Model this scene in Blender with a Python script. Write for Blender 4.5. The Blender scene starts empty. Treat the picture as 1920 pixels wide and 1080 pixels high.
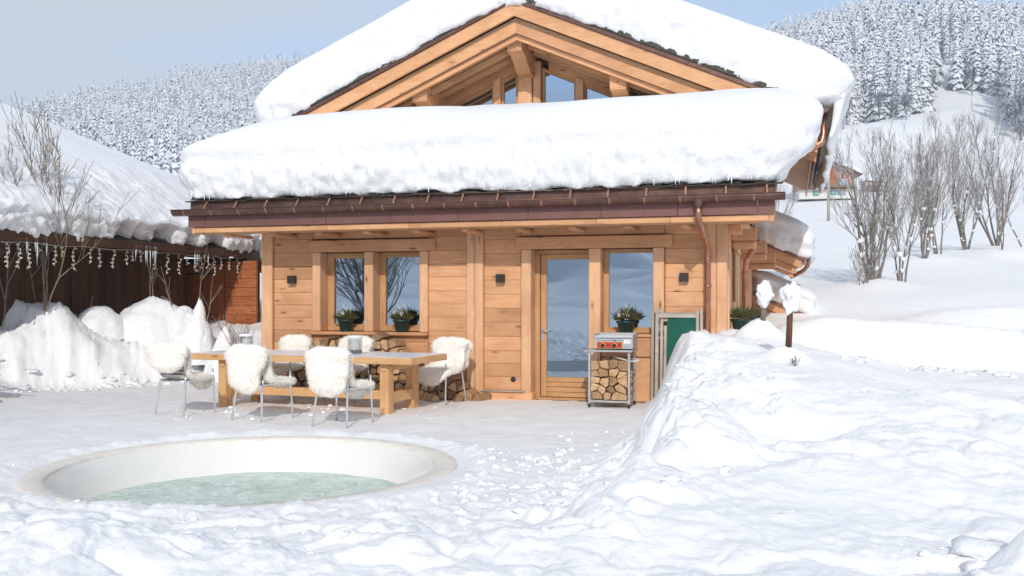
import bpy, math, random
import numpy as np
from mathutils import Vector, Matrix

random.seed(7)
rng = np.random.default_rng(11)
R = math.radians
S = bpy.context.scene
COL = S.collection

# ------------------------------------------------------------------ camera, sky, sun, exposure
cam_d = bpy.data.cameras.new('camera')
cam = bpy.data.objects.new('camera', cam_d)
COL.objects.link(cam)
cam.location = (0, 0, 1.5)
cam.rotation_euler = (R(90), 0, 0)
cam_d.sensor_width = 36
cam_d.lens = 33.94
cam_d.shift_y = 20 / 1920
cam_d.clip_start = 0.05
cam_d.clip_end = 6000
S.camera = cam

SUN_EL = 30.5
SUN_STRENGTH = 2.45
SKY_STRENGTH = 0.15
EXPOSURE = 0.28

world = bpy.data.worlds.new('World')
S.world = world
world.use_nodes = True
wt = world.node_tree
for n in list(wt.nodes):
    wt.nodes.remove(n)
wo = wt.nodes.new('ShaderNodeOutputWorld')
bg = wt.nodes.new('ShaderNodeBackground')
bg.inputs['Strength'].default_value = SKY_STRENGTH
sky = wt.nodes.new('ShaderNodeTexSky')
sky.sky_type = 'NISHITA'
sky.sun_disc = False
sky.sun_elevation = R(SUN_EL)
sky.sun_rotation = R(180)
sky.altitude = 1200
sky.air_density = 1.0
sky.dust_density = 1.2
sky.ozone_density = 1.0
wco = wt.nodes.new('ShaderNodeTexCoord')
wmp = wt.nodes.new('ShaderNodeMapping')
wmp.inputs['Scale'].default_value = (1.1, 1.1, 3.2)
wmp.inputs['Location'].default_value = (1.3, 0.2, 0.4)
wns = wt.nodes.new('ShaderNodeTexNoise')
wns.inputs['Scale'].default_value = 1.1
wns.inputs['Detail'].default_value = 5
wns.inputs['Roughness'].default_value = 0.5
wrp = wt.nodes.new('ShaderNodeValToRGB')
wrp.color_ramp.elements[0].position = 0.39
wrp.color_ramp.elements[1].position = 0.57
wmx = wt.nodes.new('ShaderNodeMixRGB')
wmx.inputs['Color2'].default_value = (3.65, 3.8, 3.95, 1)
wt.links.new(wco.outputs['Generated'], wmp.inputs['Vector'])
wt.links.new(wmp.outputs['Vector'], wns.inputs['Vector'])
wt.links.new(wns.outputs['Fac'], wrp.inputs['Fac'])
wt.links.new(wrp.outputs['Color'], wmx.inputs['Fac'])
wt.links.new(sky.outputs['Color'], wmx.inputs['Color1'])
wt.links.new(wmx.outputs['Color'], bg.inputs['Color'])
wt.links.new(bg.outputs['Background'], wo.inputs['Surface'])

sun_d = bpy.data.lights.new('sun', 'SUN')
sun_d.energy = SUN_STRENGTH
sun_d.angle = R(0.55)
sun_d.color = (1.0, 0.945, 0.875)
sun = bpy.data.objects.new('sun', sun_d)
COL.objects.link(sun)
sun.rotation_euler = (R(90 - SUN_EL), 0, R(-2))
sun.location = (0, -20, 20)

S.view_settings.view_transform = 'Standard'
S.view_settings.look = 'None'
S.view_settings.exposure = EXPOSURE
S.view_settings.gamma = 1
S.view_settings.use_curve_mapping = False
S.render.engine = 'CYCLES'
S.cycles.use_denoising = True
S.cycles.max_bounces = 8
S.cycles.diffuse_bounces = 4
S.cycles.glossy_bounces = 4
S.cycles.transparent_max_bounces = 12
S.cycles.volume_bounces = 1

# ------------------------------------------------------------------ helpers
TH = math.atan(0.289)
CT, ST = math.cos(TH), math.sin(TH)
D0 = 14.4
def W(u, v, z=0.0):
    """chalet frame (u along the facade, v into the house) to world"""
    return Vector((u * CT + v * ST, D0 - u * ST + v * CT, z))
def toL(x, y):
    return x * CT - (y - D0) * ST, x * ST + (y - D0) * CT

def link(name, me, mat=None, parent=None, loc=None, rot=None, smooth=False):
    o = bpy.data.objects.new(name, me)
    COL.objects.link(o)
    if mat is not None and me is not None:
        if isinstance(mat, (list, tuple)):
            for m in mat: me.materials.append(m)
        else:
            me.materials.append(mat)
    if parent: o.parent = parent
    if loc is not None: o.location = loc
    if rot is not None: o.rotation_euler = rot
    if smooth and me is not None:
        me.polygons.foreach_set('use_smooth', [True] * len(me.polygons))
    return o

def tag(o, label=None, cat=None, group=None, kind=None):
    if label: o['label'] = label
    if cat: o['category'] = cat
    if group: o['group'] = group
    if kind: o['kind'] = kind
    return o

def thing(name, loc, rz=0.0, label=None, cat=None, group=None):
    o = bpy.data.objects.new(name, None)
    o.empty_display_size = 0.2
    COL.objects.link(o)
    o.location = loc
    o.rotation_euler = (0, 0, rz)
    return tag(o, label, cat, group)

def dup(root, loc, rz, label=None, group=None, scale=None):
    r = root.copy(); COL.objects.link(r)
    r.location = loc
    r.rotation_euler = (0, 0, rz)
    if scale: r.scale = scale
    if label: r['label'] = label
    if group: r['group'] = group
    for ch in list(root.children):
        c = ch.copy(); COL.objects.link(c); c.parent = r
        for g in list(ch.children):
            d = g.copy(); COL.objects.link(d); d.parent = c
    return r

def np_mesh(name, V, F, smooth=True, midx=None):
    """V (n,3) array, F (m,3|4) array"""
    me = bpy.data.meshes.new(name)
    V = np.asarray(V, dtype=np.float32); F = np.asarray(F, dtype=np.int32)
    k = F.shape[1]
    me.vertices.add(len(V)); me.vertices.foreach_set('co', V.ravel())
    me.loops.add(F.size); me.loops.foreach_set('vertex_index', F.ravel())
    me.polygons.add(len(F))
    me.polygons.foreach_set('loop_start', np.arange(0, F.size, k, dtype=np.int32))
    me.polygons.foreach_set('loop_total', np.full(len(F), k, dtype=np.int32))
    if smooth: me.polygons.foreach_set('use_smooth', np.ones(len(F), dtype=bool))
    if midx is not None: me.polygons.foreach_set('material_index', np.asarray(midx, dtype=np.int32))
    me.update(calc_edges=True)
    me.validate()
    return me

class MB:
    def __init__(s):
        s.v = []; s.f = []; s.m = []; s.sm = []
    def add(s, vs, fs, m=0, sm=False):
        b = len(s.v)
        s.v += [tuple(p) for p in vs]
        for f in fs:
            s.f.append(tuple(b + i for i in f)); s.m.append(m); s.sm.append(sm)
        return s
    def box(s, x0, x1, y0, y1, z0, z1, m=0, c=0.0):
        """box with lightly chamfered long edges when c > 0"""
        if c <= 0:
            vs = [(x, y, z) for z in (z0, z1) for y in (y0, y1) for x in (x0, x1)]
            return s.add(vs, [(0, 2, 3, 1), (4, 5, 7, 6), (0, 1, 5, 4), (2, 6, 7, 3), (0, 4, 6, 2), (1, 3, 7, 5)], m)
        c = min(c, (x1 - x0) * .4, (y1 - y0) * .4, (z1 - z0) * .4)
        vs = []; ix = {}
        X = (x0, x1); Y = (y0, y1); Z = (z0, z1)
        for i in (0, 1):
            for j in (0, 1):
                for k in (0, 1):
                    sx = c if i == 0 else -c; sy = c if j == 0 else -c; sz = c if k == 0 else -c
                    for a, p in (('x', (X[i], Y[j] + sy, Z[k] + sz)), ('y', (X[i] + sx, Y[j], Z[k] + sz)), ('z', (X[i] + sx, Y[j] + sy, Z[k]))):
                        ix[(i, j, k, a)] = len(vs); vs.append(p)
        fs = []
        g = lambda i, j, k, a: ix[(i, j, k, a)]
        for i in (0, 1):
            q = [g(i, 0, 0, 'x'), g(i, 1, 0, 'x'), g(i, 1, 1, 'x'), g(i, 0, 1, 'x')]; fs.append(q if i else q[::-1])
            q = [g(0, i, 0, 'y'), g(1, i, 0, 'y'), g(1, i, 1, 'y'), g(0, i, 1, 'y')]; fs.append(q[::-1] if i else q)
            q = [g(0, 0, i, 'z'), g(1, 0, i, 'z'), g(1, 1, i, 'z'), g(0, 1, i, 'z')]; fs.append(q if i else q[::-1])
        for j in (0, 1):
            for k in (0, 1):
                fs.append([g(0, j, k, 'y'), g(1, j, k, 'y'), g(1, j, k, 'z'), g(0, j, k, 'z')])
                fs.append([g(j, 0, k, 'x'), g(j, 1, k, 'x'), g(j, 1, k, 'z'), g(j, 0, k, 'z')])
                fs.append([g(j, k, 0, 'x'), g(j, k, 1, 'x'), g(j, k, 1, 'y'), g(j, k, 0, 'y')])
        for i in (0, 1):
            for j in (0, 1):
                for k in (0, 1):
                    fs.append([g(i, j, k, 'x'), g(i, j, k, 'y'), g(i, j, k, 'z')])
        return s.add(vs, fs, m)
    def tube(s, pts, r, n=8, m=0, caps=True, sm=True):
        pts = [Vector(p) for p in pts]
        rs = r if isinstance(r, (list, tuple)) else [r] * len(pts)
        vs = []; fs = []
        t0 = (pts[1] - pts[0]).normalized()
        up = Vector((0, 0, 1)) if abs(t0.z) < .9 else Vector((1, 0, 0))
        a = t0.cross(up).normalized()
        for i, p in enumerate(pts):
            if i == 0: t = pts[1] - pts[0]
            elif i == len(pts) - 1: t = pts[-1] - pts[-2]
            else: t = pts[i + 1] - pts[i - 1]
            t.normalize()
            a = (a - t * a.dot(t)).normalized()
            b = t.cross(a)
            for k in range(n):
                w = 2 * math.pi * k / n
                vs.append(p + (a * math.cos(w) + b * math.sin(w)) * rs[i])
        for i in range(len(pts) - 1):
            for k in range(n):
                k2 = (k + 1) % n
                fs.append((i * n + k, i * n + k2, (i + 1) * n + k2, (i + 1) * n + k))
        if caps:
            fs.append(tuple(range(n))[::-1]); fs.append(tuple((len(pts) - 1) * n + k for k in range(n)))
        return s.add(vs, fs, m, sm)
    def lathe(s, prof, cx=0, cy=0, n=20, m=0, sm=True):
        vs = []; fs = []
        for r, z in prof:
            for k in range(n):
                w = 2 * math.pi * k / n
                vs.append((cx + r * math.cos(w), cy + r * math.sin(w), z))
        for i in range(len(prof) - 1):
            for k in range(n):
                k2 = (k + 1) % n
                fs.append((i * n + k, i * n + k2, (i + 1) * n + k2, (i + 1) * n + k))
        return s.add(vs, fs, m, sm)
    def prism(s, poly, axis, a0, a1, m=0):
        """extrude a 2-D polygon along an axis: axis 'y' takes (x,z), 'x' takes (y,z), 'z' takes (x,y)"""
        n = len(poly); vs = []
        for a in (a0, a1):
            for p, q in poly:
                vs.append({'y': (p, a, q), 'x': (a, p, q), 'z': (p, q, a)}[axis])
        fs = [tuple(range(n)), tuple(range(2 * n - 1, n - 1, -1))]
        for k in range(n):
            k2 = (k + 1) % n
            fs.append((k, k + n, k2 + n, k2))
        return s.add(vs, fs, m)
    def mesh(s, name):
        me = bpy.data.meshes.new(name)
        me.from_pydata(s.v, [], s.f)
        me.polygons.foreach_set('material_index', s.m)
        me.polygons.foreach_set('use_smooth', s.sm)
        me.update()
        import bmesh
        bm = bmesh.new(); bm.from_mesh(me)
        bmesh.ops.recalc_face_normals(bm, faces=bm.faces)
        bm.to_mesh(me); bm.free()
        return me
    def build(s, name, mat, parent=None, loc=None, rot=None):
        return link(name, s.mesh(name), mat, parent, loc, rot)

# ---- vectorised value noise
def _h(ix, iy, iz, seed):
    h = (ix * 374761393 + iy * 668265263 + iz * 2147483647 + seed * 974711) & 0xFFFFFFFF
    h = ((h ^ (h >> 13)) * 1274126177) & 0xFFFFFFFF
    h = ((h ^ (h >> 16)) * 2246822519) & 0xFFFFFFFF
    return ((h ^ (h >> 15)) & 0xFFFF).astype(np.float32) / 65535.0
def vnoise(x, y, z=0.0, seed=0):
    x, y, z = np.broadcast_arrays(np.asarray(x, dtype=np.float64), y, z)
    fx = np.floor(x); fy = np.floor(y); fz = np.floor(z)
    ix = fx.astype(np.int64); iy = fy.astype(np.int64); iz = fz.astype(np.int64)
    tx = x - fx; ty = y - fy; tz = z - fz
    tx = tx * tx * tx * (tx * (tx * 6 - 15) + 10); ty = ty * ty * ty * (ty * (ty * 6 - 15) + 10); tz = tz * tz * tz * (tz * (tz * 6 - 15) + 10)
    r = 0
    for dz in (0, 1):
        wz = tz if dz else 1 - tz
        for dy in (0, 1):
            wy = ty if dy else 1 - ty
            for dx in (0, 1):
                wx = tx if dx else 1 - tx
                r = r + wx * wy * wz * _h(ix + dx, iy + dy, iz + dz, seed)
    return r * 2 - 1
def fbm(x, y, z=0.0, oct=4, seed=0, gain=.5, lac=2.03):
    a = 1.; s = 0.; f = 1.
    for o in range(oct):
        s = s + a * vnoise(np.asarray(x) * f + 13.7 * o, np.asarray(y) * f - 7.3 * o, np.asarray(z) * f + 3.1 * o, seed + o)
        a *= gain; f *= lac
    return s
def billow(x, y, z=0.0, oct=4, seed=0, gain=.5):
    """rounded lumps with sharp valleys, about 0..1"""
    a = 1.; s = 0.; f = 1.; t = 0
    for o in range(oct):
        s = s + a * np.abs(vnoise(np.asarray(x) * f + 5.7 * o, np.asarray(y) * f - 9.3 * o, np.asarray(z) * f + 4.1 * o, seed + o)); t += a
        a *= gain; f *= 2.1
    return s / t
def sstep(a, b, x):
    t = np.clip((x - a) / (b - a), 0, 1)
    return t * t * (3 - 2 * t)

# ------------------------------------------------------------------ materials
def mat_new(name):
    m = bpy.data.materials.new(name); m.use_nodes = True
    nt = m.node_tree
    p = nt.nodes['Principled BSDF']
    return m, nt, p
def nd(nt, t, **k):
    n = nt.nodes.new(t)
    for a, b in k.items():
        if a in n.inputs: n.inputs[a].default_value = b
        else: setattr(n, a, b)
    return n
def ramp(nt, fac, stops):
    r = nt.nodes.new('ShaderNodeValToRGB')
    e = r.color_ramp.elements
    while len(e) < len(stops): e.new(.5)
    for i, (p, c) in enumerate(stops):
        e[i].position = p; e[i].color = (*c, 1) if len(c) == 3 else c
    nt.links.new(fac, r.inputs['Fac'])
    return r.outputs['Color']
def mix(nt, fac, a, b, mode='MIX'):
    m = nt.nodes.new('ShaderNodeMixRGB'); m.blend_type = mode
    for s, v in ((m.inputs['Fac'], fac), (m.inputs['Color1'], a), (m.inputs['Color2'], b)):
        if isinstance(v, bpy.types.NodeSocket): nt.links.new(v, s)
        elif isinstance(v, (int, float)): s.default_value = v if s.name == 'Fac' else (v, v, v, 1)
        else: s.default_value = (*v, 1)
    return m.outputs['Color']
def bump(nt, p, h, strength=.3, dist=.01):
    b = nd(nt, 'ShaderNodeBump', Strength=strength, Distance=dist)
    nt.links.new(h, b.inputs['Height']); nt.links.new(b.outputs['Normal'], p.inputs['Normal'])
    return b
def coords(nt, scale=(1, 1, 1), kind='Object', rnd=False):
    tc = nt.nodes.new('ShaderNodeTexCoord')
    mp = nt.nodes.new('ShaderNodeMapping'); mp.inputs['Scale'].default_value = scale
    nt.links.new(tc.outputs[kind], mp.inputs['Vector'])
    if rnd:
        oi = nt.nodes.new('ShaderNodeObjectInfo')
        ml = nd(nt, 'ShaderNodeMath', operation='MULTIPLY'); ml.inputs[1].default_value = 37.0
        nt.links.new(oi.outputs['Random'], ml.inputs[0])
        nt.links.new(ml.outputs[0], mp.inputs['Location'])
    return mp.outputs['Vector']
def noise(nt, vec, scale, detail=4, rough=.5, dist=0.0):
    n = nd(nt, 'ShaderNodeTexNoise', Scale=scale, Detail=detail, Roughness=rough, Distortion=dist)
    nt.links.new(vec, n.inputs['Vector'])
    return n.outputs['Fac']

def snow_mat(name, base=(.86, .88, .91), packed=None, bs=.5, bd=.02, fine=55.0, coord='Object', sss=0.0, dirt=0.0):
    m, nt, p = mat_new(name)
    v = coords(nt, kind=coord)
    p.inputs['Roughness'].default_value = .7
    p.inputs['Specular IOR Level'].default_value = .25
    n1 = noise(nt, v, fine, 5, .65)
    n2 = noise(nt, v, fine * .17, 4, .6)
    h = nd(nt, 'ShaderNodeMath', operation='MULTIPLY_ADD'); h.inputs[1].default_value = 2.6
    nt.links.new(n2, h.inputs[0]); nt.links.new(n1, h.inputs[2])
    bump(nt, p, h.outputs[0], bs, bd)
    col = ramp(nt, n2, [(.3, tuple(c * .965 for c in base)), (.65, base)])
    if packed is not None:
        at = nt.nodes.new('ShaderNodeAttribute'); at.attribute_name = 'packed'
        n3 = noise(nt, v, 2.2, 6, .68)
        pc = ramp(nt, n3, [(.3, tuple(c * .88 for c in packed)), (.6, packed)])
        col = mix(nt, at.outputs['Fac'], col, pc)
    nt.links.new(col, p.inputs['Base Color'])
    if sss > 0:
        p.inputs['Subsurface Weight'].default_value = sss
        p.inputs['Subsurface Radius'].default_value = (.03, .035, .04)
        p.inputs['Subsurface Scale'].default_value = 1.0
    return m

def wood_mat(name, light, dark, axis='x', knots=True, grain=1.0, rough=.6, var=.25, knotcol=None):
    """planed timber: stretched growth rings, knots, board-to-board variation"""
    m, nt, p = mat_new(name)
    sc = {'x': (.9, 9, 9), 'y': (9, .9, 9), 'z': (9, 9, .9)}[axis]
    v = coords(nt, sc, rnd=True)
    g = noise(nt, v, 2.2 * grain, 6, .62, .6)
    g2 = noise(nt, v, 9.0 * grain, 3, .6, .2)
    col = ramp(nt, g, [(.3, dark), (.62, light)])
    col = mix(nt, mixfac(nt, g2, .35), col, tuple(c * .78 for c in light))
    if knots:
        ks = {'x': (1.6, 5, 5), 'y': (5, 1.6, 5), 'z': (5, 5, 1.6)}[axis]
        kv = coords(nt, ks, rnd=True)
        vo = nd(nt, 'ShaderNodeTexVoronoi', Scale=1.25); nt.links.new(kv, vo.inputs['Vector'])
        kc = knotcol or tuple(c * .3 for c in dark)
        kf = ramp(nt, vo.outputs['Distance'], [(.035, (1, 1, 1)), (.10, (.35, .35, .35)), (.2, (0, 0, 0))])
        col = mix(nt, kf, col, kc)
    st_ = noise(nt, coords(nt, (1, 1, 1), rnd=True), 1.7, 4, .6)
    col = mix(nt, 1.0, col, ramp(nt, st_, [(.3, (.84, .80, .76)), (.6, (1.03, 1.03, 1.03))]), 'MULTIPLY')
    oi = nt.nodes.new('ShaderNodeObjectInfo')
    tone = ramp(nt, oi.outputs['Random'], [(0, (1 - var, 1 - var * 1.15, 1 - var * 1.3)), (.55, (1, 1, 1)), (1, (1.06, 1.05, 1.03))])
    col = mix(nt, 1.0, col, tone, 'MULTIPLY')
    nt.links.new(col, p.inputs['Base Color'])
    p.inputs['Roughness'].default_value = rough
    p.inputs['Specular IOR Level'].default_value = .3
    bump(nt, p, g2, .25, .004)
    return m
def mixfac(nt, sock, k):
    ml = nd(nt, 'ShaderNodeMath', operation='MULTIPLY'); ml.inputs[1].default_value = k
    nt.links.new(sock, ml.inputs[0]); return ml.outputs[0]

def plain(name, col, rough=.5, metal=0.0, var=.15, scale=8.0, bs=.1, spec=.4):
    m, nt, p = mat_new(name)
    v = coords(nt, rnd=True)
    n = noise(nt, v, scale, 5, .6)
    c = ramp(nt, n, [(.3, tuple(x * (1 - var) for x in col)), (.7, tuple(min(1, x * (1 + var * .4)) for x in col))])
    nt.links.new(c, p.inputs['Base Color'])
    p.inputs['Roughness'].default_value = rough
    p.inputs['Metallic'].default_value = metal
    p.inputs['Specular IOR Level'].default_value = spec
    bump(nt, p, n, bs, .004)
    return m

M = {}
M['ground'] = snow_mat('ground_snow', (.93, .93, .925), packed=(.885, .88, .87), bs=.45, bd=.02, fine=24, coord='Object')
M['snow'] = snow_mat('fresh_snow', (.86, .868, .882), bs=.6, bd=.015, fine=38)
M['softsnow'] = snow_mat('smooth_snow', (.86, .868, .882), bs=.25, bd=.01, fine=30)
SP_L = (.74, .42, .225); SP_D = (.64, .315, .15)
M['spruce_x'] = wood_mat('spruce_along', SP_L, SP_D, 'x', var=.2, knotcol=(.16, .06, .022))
M['spruce_z'] = wood_mat('spruce_upright', (.79, .485, .28), (.70, .39, .21), 'z', var=.12, knotcol=(.16, .06, .022))
M['spruce_y'] = wood_mat('spruce_deep', SP_L, SP_D, 'y', var=.15, knotcol=(.16, .06, .022))
M['larch_x'] = wood_mat('window_larch_along', (.62, .36, .17), (.50, .26, .11), 'x', False, var=.08)
M['larch_z'] = wood_mat('window_larch_upright', (.62, .36, .17), (.50, .26, .11), 'z', False, var=.08)
M['soffit'] = wood_mat('soffit_boards', (.60, .36, .19), (.48, .26, .12), 'x', var=.12)
M['dark_x'] = wood_mat('old_dark_timber', (.105, .05, .026), (.045, .021, .012), 'x', True, var=.35)
M['dark_z'] = wood_mat('old_dark_boards', (.12, .056, .028), (.05, .024, .013), 'z', True, var=.4)
M['red_x'] = wood_mat('reddish_timber', (.50, .175, .065), (.36, .11, .04), 'x', True, var=.2)
M['red_z'] = wood_mat('reddish_boards', (.50, .175, .065), (.36, .11, .04), 'z', True, var=.2)
M['grey_z'] = wood_mat('weathered_grey_upright', (.52, .48, .42), (.32, .29, .25), 'z', False, var=.15)
M['grey_x'] = wood_mat('weathered_grey_along', (.52, .48, .42), (.32, .29, .25), 'x', False, var=.15)
M['table_x'] = wood_mat('table_pine_along', (.74, .45, .22), (.62, .34, .15), 'x', True, var=.1, knotcol=(.22, .09, .03))
M['table_z'] = wood_mat('table_pine_upright', (.74, .45, .22), (.62, .34, .15), 'z', True, var=.1, knotcol=(.22, .09, .03))
M['table_y'] = wood_mat('table_pine_across', (.74, .45, .22), (.62, .34, .15), 'y', True, var=.1, knotcol=(.22, .09, .03))
M['copper'] = plain('aged_copper', (.50, .25, .16), .34, .85, .35, 5)
M['gutter'] = plain('dark_copper', (.17, .095, .075), .42, .7, .4, 6)
M['maroon'] = plain('maroon_fascia', (.21, .10, .085), .5, .3, .15, 4)
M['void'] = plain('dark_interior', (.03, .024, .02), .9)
M['slate'] = plain('mossy_slate', (.075, .078, .06), .85, 0, .5, 14, .6)
M['black'] = plain('sconce_metal', (.035, .03, .027), .5, .2)
M['steel'] = plain('galvanised_steel', (.52, .53, .54), .4, .6, .12, 10)
M['alu'] = plain('polished_aluminium', (.80, .82, .84), .22, .95, .05)
M['white'] = plain('white_plastic', (.78, .78, .76), .5)
M['red'] = plain('red_panel', (.52, .045, .035), .45)
M['gold'] = plain('yellow_trim', (.62, .40, .10), .5)
M['green'] = plain('green_canvas', (.006, .115, .075), .8, 0, .3, 3, .2)
M['potgreen'] = plain('dark_green_pot', (.008, .04, .028), .35)
M['wax'] = plain('candle_wax', (.83, .76, .66), .5, 0, .05)
M['weave'] = plain('grey_weave', (.17, .17, .15), .8, 0, .3, 40)
M['stone'] = plain('rim_stone', (.82, .77, .69), .6, 0, .12, 7, .3)
M['shell'] = plain('tub_shell', (.80, .785, .74), .22, 0, .03, 3)
M['plaster'] = plain('white_plaster', (.72, .70, .66), .8)
M['shutgreen'] = plain('green_shutter', (.10, .30, .22), .6)
M['glow'] = plain('frosted_light_wire', (.75, .68, .56), .5)
M['grout'] = plain('joint_grout', (.74, .69, .61), .8)

def glass_mat():
    m, nt, p = mat_new('window_glass')
    out = nt.nodes['Material Output']
    gl = nd(nt, 'ShaderNodeBsdfGlossy', Roughness=0.0); gl.inputs['Color'].default_value = (.66, .80, .95, 1)
    tr = nd(nt, 'ShaderNodeBsdfTransparent'); tr.inputs['Color'].default_value = (.28, .30, .31, 1)
    v = coords(nt); b = nd(nt, 'ShaderNodeBump', Strength=.05, Distance=.01)
    nt.links.new(noise(nt, v, 1.6, 1), b.inputs['Height']); nt.links.new(b.outputs['Normal'], gl.inputs['Normal'])
    mx = nd(nt, 'ShaderNodeMixShader'); mx.inputs[0].default_value = .52
    nt.links.new(tr.outputs[0], mx.inputs[1]); nt.links.new(gl.outputs[0], mx.inputs[2])
    nt.links.new(mx.outputs[0], out.inputs['Surface'])
    return m
M['glass'] = glass_mat()
def clear_glass():
    m, nt, p = mat_new('jar_glass')
    out = nt.nodes['Material Output']
    gl = nd(nt, 'ShaderNodeBsdfGlossy', Roughness=0.03)
    tr = nd(nt, 'ShaderNodeBsdfTransparent'); tr.inputs['Color'].default_value = (.92, .94, .95, 1)
    mx = nd(nt, 'ShaderNodeMixShader'); mx.inputs[0].default_value = .12
    nt.links.new(tr.outputs[0], mx.inputs[1]); nt.links.new(gl.outputs[0], mx.inputs[2])
    nt.links.new(mx.outputs[0], out.inputs['Surface'])
    return m
M['jar'] = clear_glass()
def snowy_mat(name, base, thr0, thr1, nscale=3.0, rnd=.35):
    """a surface whose upward faces carry lying snow"""
    m, nt, p = mat_new(name)
    g = nt.nodes.new('ShaderNodeNewGeometry')
    sx = nt.nodes.new('ShaderNodeSeparateXYZ'); nt.links.new(g.outputs['Normal'], sx.inputs[0])
    v = coords(nt)
    n = noise(nt, v, nscale, 3, .6)
    ad = nd(nt, 'ShaderNodeMath', operation='MULTIPLY_ADD'); ad.inputs[1].default_value = rnd * 2; 
    nt.links.new(n, ad.inputs[0]); nt.links.new(sx.outputs['Z'], ad.inputs[2])
    f = ramp(nt, ad.outputs[0], [(max(0, thr0), (0, 0, 0)), (thr1, (1, 1, 1))])
    n2 = noise(nt, v, nscale * 3, 3)
    b = ramp(nt, n2, [(.3, tuple(c * .6 for c in base)), (.7, base)])
    nt.links.new(mix(nt, f, b, (.88, .9, .93)), p.inputs['Base Color'])
    p.inputs['Roughness'].default_value = .8
    return m
M['bark'] = snowy_mat('snowy_bark', (.24, .205, .175), .58, .80, 5.0, .38)
M['lightbark'] = snowy_mat('pale_bark', (.30, .24, .16), .75, .92, 6.0, .3)
M['twig'] = snowy_mat('frosted_twig', (.31, .275, .245), .46, .80, 3.0, .42)
M['conifer'] = snowy_mat('snowy_needles', (.028, .048, .052), .36, .72, .45, .48)
M['conifer_far'] = snowy_mat('snowy_needles_far', (.022, .042, .052), .60, 1.0, .3, .55)
M['needle'] = plain('heather_green', (.10, .12, .035), .7, 0, .4, 20)
M['needle2'] = plain('heather_brown', (.16, .075, .05), .7, 0, .4, 20)
M['petal'] = plain('white_petal', (.8, .78, .74), .6)
# ------------------------------------------------------------------ terrain
TUB = (-2.31, 8.49, 1.83)
def interp(x, xs, ys): return np.interp(x, xs, ys)
PX = 1810.0
def zfar(x, y):
    r = np.hypot(x, y); az = np.degrees(np.arctan2(x, y))
    ye = r * np.clip(np.cos(np.radians(az)), .8, 1)
    eR = interp(r, [15, 20, 25, 33, 45, 60, 100, 180, 230, 280, 350, 420, 500, 600, 680, 900, 1500, 3000],
                [-60, -25, 10, 58, 85, 105, 140, 172, 225, 280, 345, 400, 450, 488, 490, 400, 300, 150]) / PX
    fR = interp(az, [0, 12, 15.5, 18, 21, 25, 28, 40], [.8, .88, .93, .975, 1.0, 1.0, .985, .95])
    eL = interp(r, [15, 20, 25, 60, 180, 400, 550, 700, 850, 950, 1200, 1700, 3000],
                [-70, -40, -15, 60, 165, 235, 315, 380, 418, 405, 330, 250, 120]) / PX
    fL = interp(az, [-60, -40, -30, -25, -18, -12, 0], [.55, .62, .72, .82, .95, 1.0, 1.0])
    eB = interp(r, [6, 9, 14, 20, 35, 60, 120, 300, 700, 3000],
                [-330, -200, -95, 10, 190, 300, 390, 430, 450, 250]) / PX
    w = sstep(-4, 10, az)
    e = np.where(r > 200, eR * fR, eR) * w + np.where(r > 200, eL * fL, eL) * (1 - w)
    # keep the factors continuous
    k = sstep(150, 320, r)
    e = (eR * (1 + (fR - 1) * k)) * w + (eL * (1 + (fL - 1) * k)) * (1 - w)
    wb = sstep(48, 85, np.abs(az))
    e = e * (1 - wb) + eB * wb
    z = 1.5 + e * ye
    z = z + sstep(22, 60, r) * fbm(x / 23, y / 23, 0, 4, 3, .45) * .55
    z = z + sstep(120, 400, r) * fbm(x / 90, y / 90, 0, 3, 9) * 4.5
    z = z + wb * sstep(7, 20, r) * (fbm(x / 6.5, y / 3.8, 0, 3, 21) * .55 * np.clip(r / 25, .5, 3))
    return z

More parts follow.
